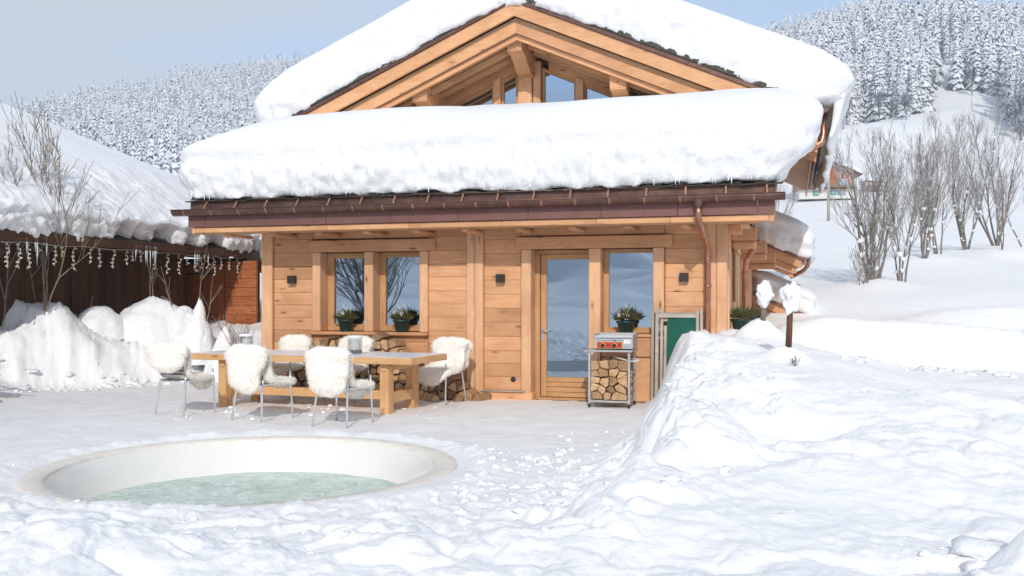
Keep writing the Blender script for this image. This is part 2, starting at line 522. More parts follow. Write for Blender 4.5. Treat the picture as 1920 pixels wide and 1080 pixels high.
def near_parts(x, y):
    u, v = toL(x, y)
    zf = interp(y, [1.5, 3, 4.2, 5.2, 6.0, 6.4, 6.6, 7.3], [.46, .40, .29, .17, .085, .04, .015, 0.0])
    # right-hand bank
    Xt = interp(y, [2, 4, 5, 6.0, 6.62, 8.23, 9.5, 11, 12, 13.24, 14, 15], [-1.8, -1.3, -.8, -.15, .33, .76, 1.02, 1.36, 1.58, 1.76, 1.95, 2.35])
    wob = .05 * fbm(x * .9, y * 1.3, 0, 3, 31)
    Hc = interp(y, [2, 4.3, 5.4, 6.5, 8, 9.5, 11, 12.3, 13.4, 15, 18], [.40, .30, .35, .44, .58, .74, .89, .97, 1.0, .96, .85])
    wd = interp(y, [4, 6.5, 8, 10, 13], [1.6, .9, .62, .72, .66])
    tx = (x + wob - Xt)
    lat = 1 - .46 * sstep(1.3, 3.8, tx) * sstep(6.5, 10.5, y) - .18 * sstep(1.5, 4, tx) * (1 - sstep(6.5, 10.5, y))
    bank = Hc * (.35 * sstep(0, 1, tx / wd) + .65 * sstep(.28, 1, tx / wd)) * lat
    bank = bank + .10 * np.exp(-((y - 8.6) / .55) ** 2) * sstep(1.2, 2.6, x) * (1 - sstep(4.5, 6.5, x))
    bank = bank - .20 * np.exp(-((x - 2.25) / .42) ** 2 - ((y - 7.35) / .33) ** 2)      # a foot hollow in the slope
    bank = bank - .11 * np.exp(-((x - 1.75) / .3) ** 2 - ((y - 9.0) / .3) ** 2)
    # second ridge and field behind, right of the house
    Yr = interp(x, [3, 4.7, 5.9, 7, 9, 12], [14.4, 14.7, 14.5, 13.9, 13.2, 12.5])
    Hr = interp(x, [3, 4.0, 4.7, 5.9, 7, 9, 12], [.9, 1.12, 1.26, 1.2, 1.08, 1.0, 1.0])
    ridge = Hr * np.exp(-((y - Yr) / 1.0) ** 2) * sstep(2.9, 4.2, x)
    fld = interp(y, [12, 14, 17, 20, 25, 30], [.42, .62, .72, .85, 1.3, 2.0]) * sstep(3.0, 4.2, x) * sstep(11, 13.5, y)
    hump = .42 * np.exp(-((x - 9.6) / 1.7) ** 2 - ((y - 18.5) / 1.3) ** 2) + .3 * np.exp(-((x - 7.6) / 2.2) ** 2 - ((y - 18.3) / 1.2) ** 2)
    # mounds heaped round the two posts
    cone = .16 * np.exp(-(np.hypot(x - 3.04, y - 10.6) / .24) ** 2) + .26 * np.exp(-(np.hypot(x - 3.28, y - 12.6) / .30) ** 2)
    rt = np.maximum(np.maximum(bank, ridge), fld + hump)
    mask_r = sstep(0, .5, tx)
    # left-hand bank
    d1 = (x + 7.6) * -.727 + (y - 15.6) * .687
    d3 = (-4.55 - u) * 1.2
    d = np.minimum(np.minimum(d1, (y - 15.3) * 1.0), d3) + .06 * fbm(x * 2.0, y * 2.0, 0, 3, 41)
    left = (.42 + .34 * sstep(.2, 1.6, d)) * sstep(0, .5, d)
    left = left + sstep(0, .5, d) * (.55 * np.exp(-(np.hypot(x + 8.9, y - 17.0) / 1.0) ** 2) + .22 * np.exp(-(np.hypot(x + 7.9, y - 16.7) / .7) ** 2))
    left = left + .75 * np.exp(-(np.hypot(x + 9.0, y - 15.0) / .85) ** 2)
    z = np.maximum(zf, np.maximum(rt, left)) + cone
    z = z + .15 * np.exp(-((x + 1.95) / .55) ** 2 - ((y - 4.45) / .35) ** 2) + .09 * np.exp(-((x + .3) / .8) ** 2 - ((y - 4.9) / .3) ** 2) + .22 * np.exp(-((x - 2.35) / .22) ** 2 - ((y - 4.25) / .2) ** 2)
    z = z + .30 * np.exp(-((x + 7.82) ** 2 + (y - 16.7) ** 2) / .48 ** 2)
    # relief
    rough = np.clip(.30 * np.exp(-((y - Yr + .4) / 1.1) ** 2) * sstep(3.6, 4.6, x) + sstep(7.6, 6.2, y) * (1 - .93 * sstep(.2, 1.6, x - .15 * (y - 4))) * (.55 + .45 * sstep(4.0, 6.2, y)) + .9 * sstep(-.05, .25, tx) * (1 - sstep(.9, 1.9, tx)) * sstep(5.5, 6.5, y)
                    + .85 * sstep(-.02, .1, d) + .55 * sstep(-1.1, -.1, tx) * sstep(5.8, 6.5, y) * sstep(10.5, 8.5, y)
                    + .7 * np.exp(-((y - 12.3) / .7) ** 2 - ((x - 4.9) / 1.3) ** 2) + .4*sstep(4.0,3.0,np.hypot(x-4.4,y-2.6)), 0, 1)
    ring = np.exp(-((np.hypot(x - TUB[0], y - TUB[1]) - 2.1) / .2) ** 2)
    rough = np.clip(rough + .6 * ring, 0, 1)
    qx = x + .12 * fbm(x * 3, y * 3, 1, 2, 51); qy = y + .12 * fbm(x * 3, y * 3, 5, 2, 52)
    b = billow(qx * 1.5, qy * 1.5, 0, 5, 61, .48)
    fg = sstep(6.9, 6.0, y) * (1 - sstep(.5, 2.0, x))
    z = z + rough * (b - .26) * (.24 + .14 * fg) * (.45 + .55 * sstep(0.02, .35, z))
    b2 = billow(qx * 6.0, qy * 6.0, 0, 3, 66, .55)
    z = z + rough * (b2 - .25) * (.07 - .035 * fg)
    face = sstep(-.15, .15, tx) * (1 - sstep(.8, 1.5, tx)) * sstep(6.0, 6.8, y) * (1 - sstep(9.3, 10.6, y))
    z = z + face * (billow(qx * 2.7 + 3, qy * 2.7, 0, 3, 67, .5) - .2) * .26
    z = z + ring * .035
    lb = sstep(-.05, .2, d) * (1 - sstep(18.5, 20, y))
    z = z + lb * (billow(qx * 3.4 + 7, qy * 3.4, 0, 4, 68, .6) - .22) * .26
    z = z + (fbm(x * .8, y * .8, 0, 3, 71) * .02 + fbm(x * 3.0, y * 3.0, 0, 4, 72) * .008) * (.35 + .65 * sstep(.05, .3, z))
    z = z + .004 * fbm(x * 11, y * 15, 0, 3, 73)
    drift = sstep(1.2, 2.4, tx) * sstep(4.2, 5.5, y)
    z = z + drift * (.012 * vnoise(x * 1.6 + 1.5 * y, y * 3.5 - x * .6, 0, 81) + .006 * vnoise(x * 3 + y, y * 9, 0, 82) + .07 * fbm(x * .45, y * .6, 0, 2, 83))
    packed = (1 - sstep(.03, .14, z)) * (1 - rough * .8)
    return z, packed

def height(x, y):
    x = np.asarray(x, dtype=np.float64); y = np.asarray(y, dtype=np.float64)
    zn, pk = near_parts(x, y)
    r = np.hypot(x, y); az = np.degrees(np.arctan2(x, y))
    zf = zfar(x, y)
    w = sstep(19, 27, r)
    wb = sstep(50, 80, np.abs(az)) * sstep(3.5, 9, r)
    w = np.maximum(w, wb)
    z = zn * (1 - w) + zf * w
    for cx, cy, a, s in ((9.5, 25.3, .22, .9), (14.3, 33.3, .35, 1.6), (18.4, 36.8, .40, 2.6), (17.6, 34.6, .25, 1.0)):
        z = z + a * np.exp(-((x - cx) ** 2 + (y - cy) ** 2) / s ** 2)
    return z, pk * (1 - w)
def hz(x, y): return float(height(np.array([x]), np.array([y]))[0][0])

def build_terrain():
    a = np.concatenate([np.arange(-180, -36, 2.0), np.arange(-36, 36, .11), np.arange(36, 180, 2.0)])
    r1 = [.01, .6, 1.2, 1.8, 2.2]
    r = 2.5
    while r < 30: r1.append(r); r *= 1.006
    while r < 1900: r1.append(r); r *= 1.022
    rr = np.array(r1); na, nr = len(a), len(rr)
    A, Rr = np.meshgrid(np.radians(a), rr)
    x = (Rr * np.sin(A)).ravel(); y = (Rr * np.cos(A)).ravel()
    z, pk = height(x, y)
    u, v = toL(x, y)
    inside = (u > -4.0) & (u < 3.0) & (v > .1) & (v < 12)
    z = np.where(inside, -.06, z)
    rho = np.hypot(x - TUB[0], y - TUB[1])
    V = np.stack([x, y, z], 1)
    i = np.arange(nr - 1)[:, None] * na; j = np.arange(na)[None, :]; j2 = (j + 1) % na
    F = np.stack([(i + j), (i + na + j), (i + na + j2), (i + j2)], -1).reshape(-1, 4)
    ang = np.degrees(np.arctan2(y - TUB[1], x - TUB[0]))
    front = sstep(-175, -130, ang) * sstep(8, -22, ang)
    cut = TUB[2] - .07 - .10 * front * np.clip(.45 + 1.1 * fbm(x * 2.2, y * 2.2, 0, 3, 95), 0, 1.25)
    z2 = z + front * .030 * np.exp(-((rho - (TUB[2] - .02)) / .22) ** 2)
    V[:, 2] = z2
    keep = ~(rho[F] < cut[F]).any(axis=1)
    F = F[keep]
    me = np_mesh('snow_ground', V, F)
    at = me.attributes.new('packed', 'FLOAT', 'POINT'); at.data.foreach_set('value', pk.astype(np.float32))
    o = link('snow_ground', me, M['ground'])
    tag(o, 'deep snow over the terrace, banks, field and hillsides', kind='structure')
    return o
build_terrain()

# loose clods lying on the snow
def ico(level=1):
    import bmesh
    bm = bmesh.new(); bmesh.ops.create_icosphere(bm, subdivisions=level, radius=1)
    V = np.array([v.co[:] for v in bm.verts]); F = np.array([[v.index for v in f.verts] for f in bm.faces]); bm.free()
    return V, F
def clods():
    IV, IF = ico(2)
    Vs = []; Fs = []; b = 0
    pts = []
    def scatter(n, xr, yr, sr, keep=lambda x, y: True):
        k = 0
        while k < n:
            x = rng.uniform(*xr); y = rng.uniform(*yr)
            if not keep(x, y) or math.hypot(x - TUB[0], y - TUB[1]) < 1.98: continue
            pts.append((x, y, sr[0] + (sr[1] - sr[0]) * rng.random() ** 3)); k += 1
    scatter(120, (-3.4, 1.9), (4.4, 6.5), (.006, .03))
    scatter(320, (-.6, .85), (6.4, 9.6), (.006, .042))
    scatter(60, (-5.4, -3.9), (6.6, 8.5), (.012, .05))
    scatter(60, (.5, 2.6), (7, 11), (.006, .04))
    scatter(120, (3.9, 6.2), (11.6, 13.0), (.01, .07))
    scatter(34, (1.9, 2.9), (3.6, 4.6), (.01, .08))
    scatter(110, (-8.0, -5.6), (14.6, 17.0), (.015, .07), lambda x, y: abs((x + 7.6) * -.727 + (y - 15.6) * .687 + .1) < .35)
    scatter(80, (-4.6, -.9), (12.0, 14.3), (.012, .045))
    P = np.array(pts); z, _ = height(P[:, 0], P[:, 1])
    for (x, y, s), zz in zip(pts, z):
        sc = np.array([s * rng.uniform(.8, 1.7), s * rng.uniform(.8, 1.6), s * rng.uniform(.5, .95)])
        d = 1 + .55 * vnoise(IV[:, 0] * 1.6 + x * 9, IV[:, 1] * 1.3 + y * 9, IV[:, 2] * 1.3, 5) + .15 * vnoise(IV[:, 0] * 3 + x * 9, IV[:, 1] * 3, IV[:, 2] * 3, 6)
        Vs.append(IV * d[:, None] * sc + np.array([x, y, zz + sc[2] * .10])); Fs.append(IF + b); b += len(IV)
    o = link('snow_clods', np_mesh('snow_clods', np.concatenate(Vs), np.concatenate(Fs)), M['snow'])
    tag(o, 'loose clods of shovelled snow strewn about the terrace and banks', 'snow clods', kind='stuff')
clods()

# ------------------------------------------------------------------ snow slabs lying on roofs
def slab(u0, u1, v0, v1, zf, T, rc=.35, step=.05, rows=None, amp=1.0, modify=None, seed=0, hem=.05, lump=3.2):
    iu0, iu1, iv0, iv1 = u0 + rc, u1 - rc, v0 + rc, v1 - rc
    C = []; N = []
    def edge(a, b, n):
        L = math.dist(a, b); k = max(2, int(L / step))
        for i in range(k): C.append((a[0] + (b[0] - a[0]) * i / k, a[1] + (b[1] - a[1]) * i / k)); N.append(n)
    def corner(c, a0):
        k = max(4, int(rc * 1.57 / step))
        for i in range(k):
            w = R(a0 + 90 * i / k); C.append(c); N.append((math.cos(w), math.sin(w)))
    edge((iu0, iv0), (iu1, iv0), (0, -1)); corner((iu1, iv0), -90)
    edge((iu1, iv0), (iu1, iv1), (1, 0)); corner((iu1, iv1), 0)
    edge((iu1, iv1), (iu0, iv1), (0, 1)); corner((iu0, iv1), 90)
    edge((iu0, iv1), (iu0, iv0), (-1, 0)); corner((iu0, iv0), 180)
    C = np.array(C); N = np.array(N); n = len(C)
    half = (iv1 - iv0) / 2; vm = (iv0 + iv1) / 2; halfu = (iu1 - iu0) / 2
    if half <= halfu:
        CC = np.stack([np.clip(C[:, 0], iu0 + half, iu1 - half), np.full(n, vm)], 1)
    else:
        CC = np.stack([np.full(n, (iu0 + iu1) / 2), np.clip(C[:, 1], iv0 + halfu, iv1 - halfu)], 1)
    rows = rows or [(-.30, -.03), (-.06, -.03), (-.01, .0), (.02, .06), (.04, .12), (.055, .18), (.06, .24), (.065, .30), (.06, .36), (.06, .42), (.05, .47),
                    (.045, .52), (.06, .57), (.075, .62), (.08, .67), (.07, .72), (.05, .77), (.02, .82), (-.03, .865), (-.09, .90), (-.16, .935), (-.25, .962), (-rc, .98)]
    Vs = []
    H = []
    for off, h in rows:
        P = C + N * (rc + off); Vs.append(P); H.append(np.full(n, h))
    K = max(6, int(min(half, halfu) / (step * 1.6)))
    for k in range(1, K + 1):
        s = k / K
        Vs.append(C + (CC - C) * s); H.append(np.full(n, .98 + .02 * min(1, s * 3)))
    m = len(Vs)
    UV = np.concatenate(Vs); H = np.concatenate(H); NN = np.tile(N, (m, 1))
    u, v = UV[:, 0].copy(), UV[:, 1].copy()
    if modify: u, v, H2 = modify(u, v, H, NN)
    else: H2 = H
    z = zf(u, v) + H2 * T
    side = 1 - sstep(.85, .99, H)
    low = 1 - sstep(.48, .6, H)
    a = 2 * math.pi
    lumps = billow(u * lump, v * lump, z * lump * 1.15, 4, 100 + seed, .55) - .28
    fine = fbm(u * 14, v * 14, z * 16, 3, 110 + seed)
    big = fbm(u * .7, v * .7, z * 1.6, 3, 120 + seed)
    d = amp * side * (low * (.17 * lumps + .022 * fine) + (1 - low) * .02 * lumps) + .025 * big * side
    strat = .035 * vnoise(u * .35, v * .35, z * 7 + .4 * fbm(u * .6, v * .6, 0, 2, 130 + seed), 131 + seed)
    d = d + strat * side
    # the hem that droops unevenly over the roof edge
    hemf = (1 - sstep(-.02, .10, H))
    z = z - hemf * hem * (np.clip(fbm(u * 3.1, v * 3.1, 0, 4, 140 + seed, .6), -.6, 1.2) + .3)
    u = u + NN[:, 0] * d; v = v + NN[:, 1] * d
    z = z + (1 - side) * (.035 * fbm(u * .55, v * .55, 0, 3, 150 + seed)) + side * .02 * lumps * amp
    V = np.stack([u, v, z], 1)
    i = np.arange(m - 1)[:, None] * n; j = np.arange(n)[None, :]; j2 = (j + 1) % n
    F = np.stack([i + j, i + j2, i + n + j2, i + n + j], -1).reshape(-1, 4)
    return np_mesh('roof_snow', V, F)

HO = W(0, 0, 0)
def place_local(me, label, mat='snow', name='roof_snow', cat='snow'):
    o = link(name, me, M[mat], loc=HO, rot=(0, 0, -TH))
    return tag(o, label, cat)

AR0, ARS = 3.085, .205                     # annex roof: height at the eave, slope
def z_annex(u, v): return AR0 + ARS * (v + .85)
def mod_annex(u, v, H, N):
    r = sstep(2.5, 3.9, u) ; l = sstep(-3.6, -5.0, u)
    u = u + r * (.42 * np.sin(np.clip(H, 0, 1) * math.pi * .72) - .05 * sstep(.8, 1, H))
    u = u - l * .06 * np.sin(np.clip(H, 0, 1) * math.pi) + l * .45 * sstep(.55, 1, H) * sstep(-3.6, -5.0, u)
    H = H * (1 - .10 * l * sstep(.5, 1, H))
    v = v + .25 * sstep(.7, 1, H) * (1 - sstep(-.3, .6, v))
    return u, v, H
place_local(slab(-5.05, 3.9, -.97, 3.2, z_annex, 1.15, .38, .034, modify=mod_annex, seed=1, hem=.035, lump=5.5),
            'thick rounded slab of snow on the low front roof above the terrace')
MR_A, MR_S, MR_U = 6.67, .436, -.55      # main roof: apex height, slope, ridge position
def z_main(u, v):
    t = np.sqrt((u - MR_U) ** 2 + .10) - .05
    return MR_A - MR_S * t
def mod_main(u, v, H, N):
    r = sstep(3.2, 4.5, u); l = sstep(-4.0, -5.3, u)
    u = u + r * .42 * np.sin(np.clip(H, 0, 1) * math.pi * .75)
    u = u + l * .30 * sstep(.6, 1, H) - l * .12 * np.sin(np.clip(H, 0, 1) * math.pi)
    return u, v, H
place_local(slab(-5.45, 4.45, 1.93, 13.2, z_main, .99, .38, .045, modify=mod_main, seed=2, hem=.03, lump=3.6),
            'deep blanket of snow over the steep gabled main roof of the chalet')

def curtain():
    nv, nz = 170, 34
    vv = np.linspace(2.15, 12.8, nv); t = np.linspace(0, 1, nz)
    Vg, Tg = np.meshgrid(vv, t)
    drop = 1.05 + .22 * fbm(Vg * .6, 0, 0, 3, 201) - .25 * sstep(3.2, 2.2, Vg) - .5 * sstep(8, 12.8, Vg)
    z = 4.95 - Tg * drop
    u = 4.78 - .02 * Tg - .16 * Tg ** 2 + .05 * fbm(Vg * 1.2, z * 1.2, 0, 3, 203)
    th = .10 * (1 - .75 * Tg)
    outer = np.stack([u + th, Vg, z], -1).reshape(-1, 3); inner = np.stack([u - th, Vg, z], -1).reshape(-1, 3)
    V = np.concatenate([outer, inner]); n = nv * nz
    F = []
    for i in range(nz - 1):
        for j in range(nv - 1):
            a = i * nv + j
            F.append((a, a + nv, a + nv + 1, a + 1)); F.append((n + a, n + a + 1, n + a + nv + 1, n + a + nv))
    for j in range(nv - 1):
        a = (nz - 1) * nv + j; F.append((a, n + a, n + a + 1, a + 1))
    for i in range(nz - 1):
        a = i * nv; F.append((a, n + a, n + a + nv, a + nv))
        a = i * nv + nv - 1; F.append((a, a + nv, n + a + nv, n + a))
    place_local(np_mesh('snow_curtain', V, np.array(F)), 'thin sheet of snow that has slid off and hangs down over the right eave of the main roof', 'softsnow', 'hanging_snow')
curtain()
# ------------------------------------------------------------------ the chalet
CH = thing('wooden_chalet', HO, -TH, 'new spruce chalet with gabled main roof and low snow-laden front roof over the terrace', 'chalet')
def part(name, mb, mat, parent=None, label=None):
    o = mb.build(name, mat, parent or CH)
    if label: o['label'] = label
    return o
_pc = {}
def plank(name, x0, x1, y0, y1, z0, z1, mat, parent=None, c=.006):
    """one board as an object with its own origin; equal boards share a mesh"""
    k = (round(x1 - x0, 3), round(y1 - y0, 3), round(z1 - z0, 3), mat)
    if k not in _pc:
        dx, dy, dz = k[:3]
        m = MB().box(-dx / 2, dx / 2, -dy / 2, dy / 2, -dz / 2, dz / 2, 0, c).mesh(name)
        m.materials.append(M[mat]); _pc[k] = m
    o = bpy.data.objects.new(name, _pc[k]); COL.objects.link(o)
    o.parent = parent or CH
    o.location = ((x0 + x1) / 2, (y0 + y1) / 2, (z0 + z1) / 2)
    return o
def rj(a): return random.uniform(-a, a)

# dark rooms behind the glass
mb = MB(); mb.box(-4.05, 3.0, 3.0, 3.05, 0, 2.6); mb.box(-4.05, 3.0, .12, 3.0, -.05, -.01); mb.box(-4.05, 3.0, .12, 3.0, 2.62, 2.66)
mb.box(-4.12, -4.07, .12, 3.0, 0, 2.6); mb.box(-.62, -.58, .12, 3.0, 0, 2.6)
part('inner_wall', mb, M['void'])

# facade: courses of horizontal planks, broken by the posts and openings
PH = .205
cols = [(-3.98, -3.28, 0, 2.62), (-1.33, -.70, 0, 2.62), (-.44, .14, .13, 2.62), (2.27, 3.02, 0, 2.62)]
for (a, b, zlo, zhi) in cols:
    z = zlo; k = 0
    while z < zhi - .02:
        z1 = min(z + PH + rj(.012), zhi)
        plank('plank', a + .003, b - .003, .0 + rj(.004), .12, z + .001, z1 - .001, 'spruce_x', c=.006)
        z = z1
for (a, b, zlo, zhi) in [(-3.28, -1.33, 2.44, 2.62), (.14, 2.27, 2.43, 2.62), (-3.28, -1.33, 0, .98), (1.39, 2.27, 0, .98)]:
    z = zlo
    while z < zhi - .02:
        z1 = min(z + PH + rj(.01), zhi)
        plank('plank', a + .003, b - .003, rj(.004), .12, z + .001, z1 - .001, 'spruce_x', c=.006)
        z = z1
# uprights
for (a, b) in [(-4.18, -3.985), (-.70, -.575), (-.57, -.44)]:
    plank('corner_post' if a < -1 else 'post', a, b, -.055, .14, 0.02, 2.60, 'spruce_z', c=.012)
plank('corner_post', 2.99, 3.135, -.02, .14, .02, 2.56, 'spruce_z', c=.012)
plank('post', 2.86, 2.985, -.012, .14, .02, 2.56, 'spruce_z', c=.012)
plank('sill_beam', -.56, .34, -.12, .13, -.04, .115, 'spruce_x', c=.02)
plank('ledge', -.45, .22, -.14, .0, .118, .135, 'grey_x', c=.004)

# window group on the left
plank('lintel', -3.34, -1.21, -.06, .15, 2.235, 2.42, 'spruce_x', c=.012)
for a, b in [(-3.28, -3.14), (-2.385, -2.235), (-1.465, -1.33)]:
    plank('jamb', a, b, -.045, .30, .985, 2.232, 'spruce_z', c=.012)
plank('window_sill', -3.30, -1.32, -.09, .30, .93, .982, 'spruce_x', c=.012)
def window(a, b, z0, z1, fr, v=.215, hung=True, bottom=None):
    """timber frame with a mitred casement, glass set back in it"""
    bt = bottom or fr
    mb = MB()
    mb.box(a, a + fr, v, v + .07, z0, z1, 1, .006); mb.box(b - fr * .35, b, v, v + .07, z0, z1, 1, .004)
    mb.box(a + fr, b - fr * .35, v, v + .07, z1 - fr * .8, z1, 0, .005); mb.box(a + fr, b - fr * .35, v, v + .07, z0, z0 + bt, 0, .006)
    mb.box(a + fr + .001, b - fr * .35 - .001, v - .018, v + .02, z0 + .004, z0 + bt * .5, 0, .006)
    f = part('window', mb, [M['larch_x'], M['larch_z']])
    # inner casement strip visible behind the glass
    ob = MB().box(a + fr + .002, a + fr + .05, v + .075, v + .14, z0 + bt, z1 - fr * .8).build('casement', M['larch_z'], f)
    g = MB().box(a + fr - .002, b - fr * .35 + .002, v + .03, v + .038, z0 + bt - .002, z1 - fr * .8 + .002).build('pane', M['glass'], f)
    return f
window(-3.138, -2.39, .99, 2.23, .11)
window(-2.233, -1.47, .99, 2.23, .10)
# door and tall window on the right
plank('lintel', .06, 2.38, -.06, .15, 2.235, 2.415, 'spruce_x', c=.012)
plank('jamb', .15, .30, -.045, .30, .0, 2.232, 'spruce_z', c=.012)
plank('jamb', 1.17, 1.345, -.045, .30, .0, 2.232, 'spruce_z', c=.012)
plank('jamb', 2.105, 2.265, -.045, .30, .985, 2.232, 'spruce_z', c=.012)
plank('window_sill', 1.35, 2.10, -.05, .30, .945, .99, 'spruce_x', c=.01)
window(1.347, 2.103, .995, 2.23, .075, bottom=.085)
plank('apron_board', 1.36, 2.2, -.045, -.002, .66, .935, 'spruce_x', c=.012)
plank('apron_board', 1.36, 2.2, -.04, -.002, .02, .648, 'spruce_x', c=.012)
# glazed door
mb = MB()
v = .215
mb.box(.30, .375, v - .01, v + .08, .0, 2.23, 1, .005)                         # outer frame
mb.box(.375, 1.168, v - .01, v + .08, 2.17, 2.23, 0, .005)
mb.box(.385, .475, v + .012, v + .07, .03, 2.165, 1, .006)                      # leaf stiles and rails
mb.box(1.135, 1.167, v + .012, v + .07, .03, 2.165, 1, .004)
mb.box(.475, 1.135, v + .012, v + .07, 2.085, 2.165, 0, .006)
door = part('door', mb, [M['larch_x'], M['larch_z']], label='glazed terrace door with a boarded lower rail')
for k in range(4):
    MB().box(.477, 1.133, v + .008 + rj(.002), v + .06, .03 + k * .075, .03 + k * .075 + .071, 0, .007).build('rail_board', M['larch_x'], door)
MB().box(.475, 1.136, v + .035, v + .043, .33, 2.087).build('pane', M['glass'], door)
MB().box(.479, .53, v + .075, v + .14, .33, 2.087).build('casement', M['larch_z'], door)
MB().box(.30, 1.17, v - .05, v + .1, -.02, .022, 0, .004).build('threshold', M['larch_x'], door)
h = MB(); h.tube([(.415, v + .01, 1.02), (.415, v - .045, 1.02), (.53, v - .05, 1.02)], .011, 8); h.box(.398, .432, v + .002, v + .012, .86, 1.08, 0, .003)
h.build('handle', M['steel'], door)
# round vent by the ground
MB().lathe([(.0, 0), (.035, .0), (.04, .006), (.028, .008), (.0, .004)], n=16).build('vent', M['black'], CH, (.02, -.004, .30), (R(90), 0, 0))

# wall lamps
for u, lab in ((-3.63, 'small dark cube wall lamp left of the twin windows'), (-.165, 'small dark cube wall lamp between the middle post and the terrace door'), (2.545, 'small dark cube wall lamp right of the tall window, above the folded loungers')):
    t = thing('wall_lamp', W(u, 0, 1.74), -TH, lab, 'wall lamp', 'cube lamps on the facade')
    m_ = MB(); m_.box(-.062, .062, -.10, -.012, .0, .125, 0, .004); m_.build('housing', M['black'], t)
    m_ = MB(); m_.box(-.04, .04, -.012, -.001, .02, .105); m_.build('bracket', M['black'], t)
    m_ = MB(); m_.box(-.045, .045, -.085, -.03, -.003, -.0005); m_.build('lens', M['white'], t)

# soffit, wall plate and eave of the front roof
plank('wall_plate', -5.0 + .45, 3.45, -.03, .14, 2.565, 2.70, 'spruce_x', c=.01)
for i in range(5):
    v0 = -.80 + i * .16
    plank('soffit_board', -4.72, 3.62, v0 + .002, v0 + .155, 2.505 + (v0 + .8) * .06, 2.53 + (v0 + .8) * .06, 'soffit', c=.004)
k = 0
for u in np.arange(-4.45, 3.6, .78):                       # rafter tails under the eave
    plank('rafter_tail', u, u + .11, -.70, -.02, 2.462, 2.504, 'spruce_y', c=.006)
# fascia: sound timber below, maroon metal above
us = [-4.84, -4.0, -2.6, -1.3, .1, 1.45, 2.45, 3.72]
for a, b in zip(us[:-1], us[1:]):
    plank('fascia_board', a + .001, b - .001, -.86, -.80, 2.515, 2.595, 'spruce_x', c=.006)
us = [-4.95] + [-4.66 + i * 1.03 for i in range(9)]
us = [q for q in us if q < 3.6] + [3.80]
for a, b in zip(us[:-1], us[1:]):
    plank('metal_fascia', a + .002, b - .002, -.895, -.865, 2.60, 2.80, 'maroon', c=.003)
# end boards (slanted cut at both ends)
mb = MB(); mb.prism([(-.86, 2.51), (-.86, 2.80), (3.0, 3.55), (3.0, 3.25), (-.4, 2.51)], 'x', -4.90, -4.845); part('verge_board', mb, M['spruce_y'])
mb = MB(); mb.prism([(-.86, 2.51), (-.86, 2.80), (3.0, 3.55), (3.0, 3.25), (-.4, 2.51)], 'x', 3.725, 3.78); part('verge_board', mb, M['spruce_y'])
# decking of the front roof and its slate edge
mb = MB(); mb.prism([(-.84, 2.845), (-.84, 2.99), (3.25, 2.99 + 4.09 * ARS), (3.25, 2.845 + 4.09 * ARS)], 'x', -4.93, 3.80); part('roof_deck', mb, M['slate'])
mb = MB(); mb.box(-4.93, 3.80, -.862, -.842, 2.835, 2.985); part('eave_flashing', mb, M['gutter'])
u = -4.98; i = 0
while u < 3.84:
    w = random.uniform(.13, .26); zz = 3.01 + rj(.008)
    o = plank('slate', 0, round(w, 2), -.12, .12, -.008, .008, 'slate', c=.003)
    o.location = (u + w / 2, -.80 + rj(.02), zz + .02 * (i % 2)); o.rotation_euler = (R(10), rj(.06), rj(.04)); u += w * .96; i += 1
u = -4.95; i = 0
while u < 3.80:
    w = random.uniform(.15, .28)
    o = plank('slate', 0, round(w, 2), -.14, .14, -.008, .008, 'slate', c=.003)
    o.location = (u + w / 2, -.72 + rj(.02), 3.06 + rj(.01)); o.rotation_euler = (R(11), rj(.05), rj(.05)); u += w * .97; i += 1
# snow guard rail and its stays
mb = MB(); mb.tube([(-4.9, -.91, 2.99), (3.78, -.91, 2.99)], .012, 6); part('snow_guard_rail', mb, M['gutter'])
for i, u in enumerate(np.arange(-4.62, 3.8, .52)):
    mb = MB(); s = .10 * (1 - (u + 4.6) / 8.4)
    mb.box(-.011, .011, -.006, .006, -.07, .07)
    o = mb.build('guard_stay', M['copper'], CH); o.location = (u, -.935, 2.925); o.rotation_euler = (R(-22), R(18 * (1 - (u + 4.6) / 7.0)), 0)
# half-round gutter
def half_round(x0, x1, yc, zc, r, th=.006, n=12, axis='x'):
    prof = []
    for k in range(n + 1):
        w = math.pi + math.pi * k / n; prof.append((yc + r * math.cos(w), zc + r * math.sin(w)))
    for k in range(n, -1, -1):
        w = math.pi + math.pi * k / n; prof.append((yc + (r - th) * math.cos(w), zc + (r - th) * math.sin(w)))
    vs = []; m = len(prof)
    for x in (x0, x1):
        vs += [(x, p, q) for p, q in prof] if axis == 'x' else [(p, x, q) for p, q in prof]
    fs = [(k, (k + 1) % m, m + (k + 1) % m, m + k) for k in range(m)]
    return vs, fs
gy, gz, gr = -.985, 2.85, .085
mb = MB(); vs, fs = half_round(-5.14, 3.93, gy, gz, gr); mb.add(vs, fs, 0, True)
mb.tube([(-5.14, gy - gr, gz + .004), (3.93, gy - gr, gz + .004)], .010, 6)
for xx, s in ((-5.14, -1), (3.93, 1)):                                     # end caps
    vs = [(xx, gy, gz)] + [(xx, gy + gr * math.cos(math.pi + math.pi * k / 10), gz + gr * math.sin(math.pi + math.pi * k / 10)) for k in range(11)]
    mb.add(vs, [(0, k, k + 1) for k in range(1, 11)])
part('gutter', mb, M['gutter'])
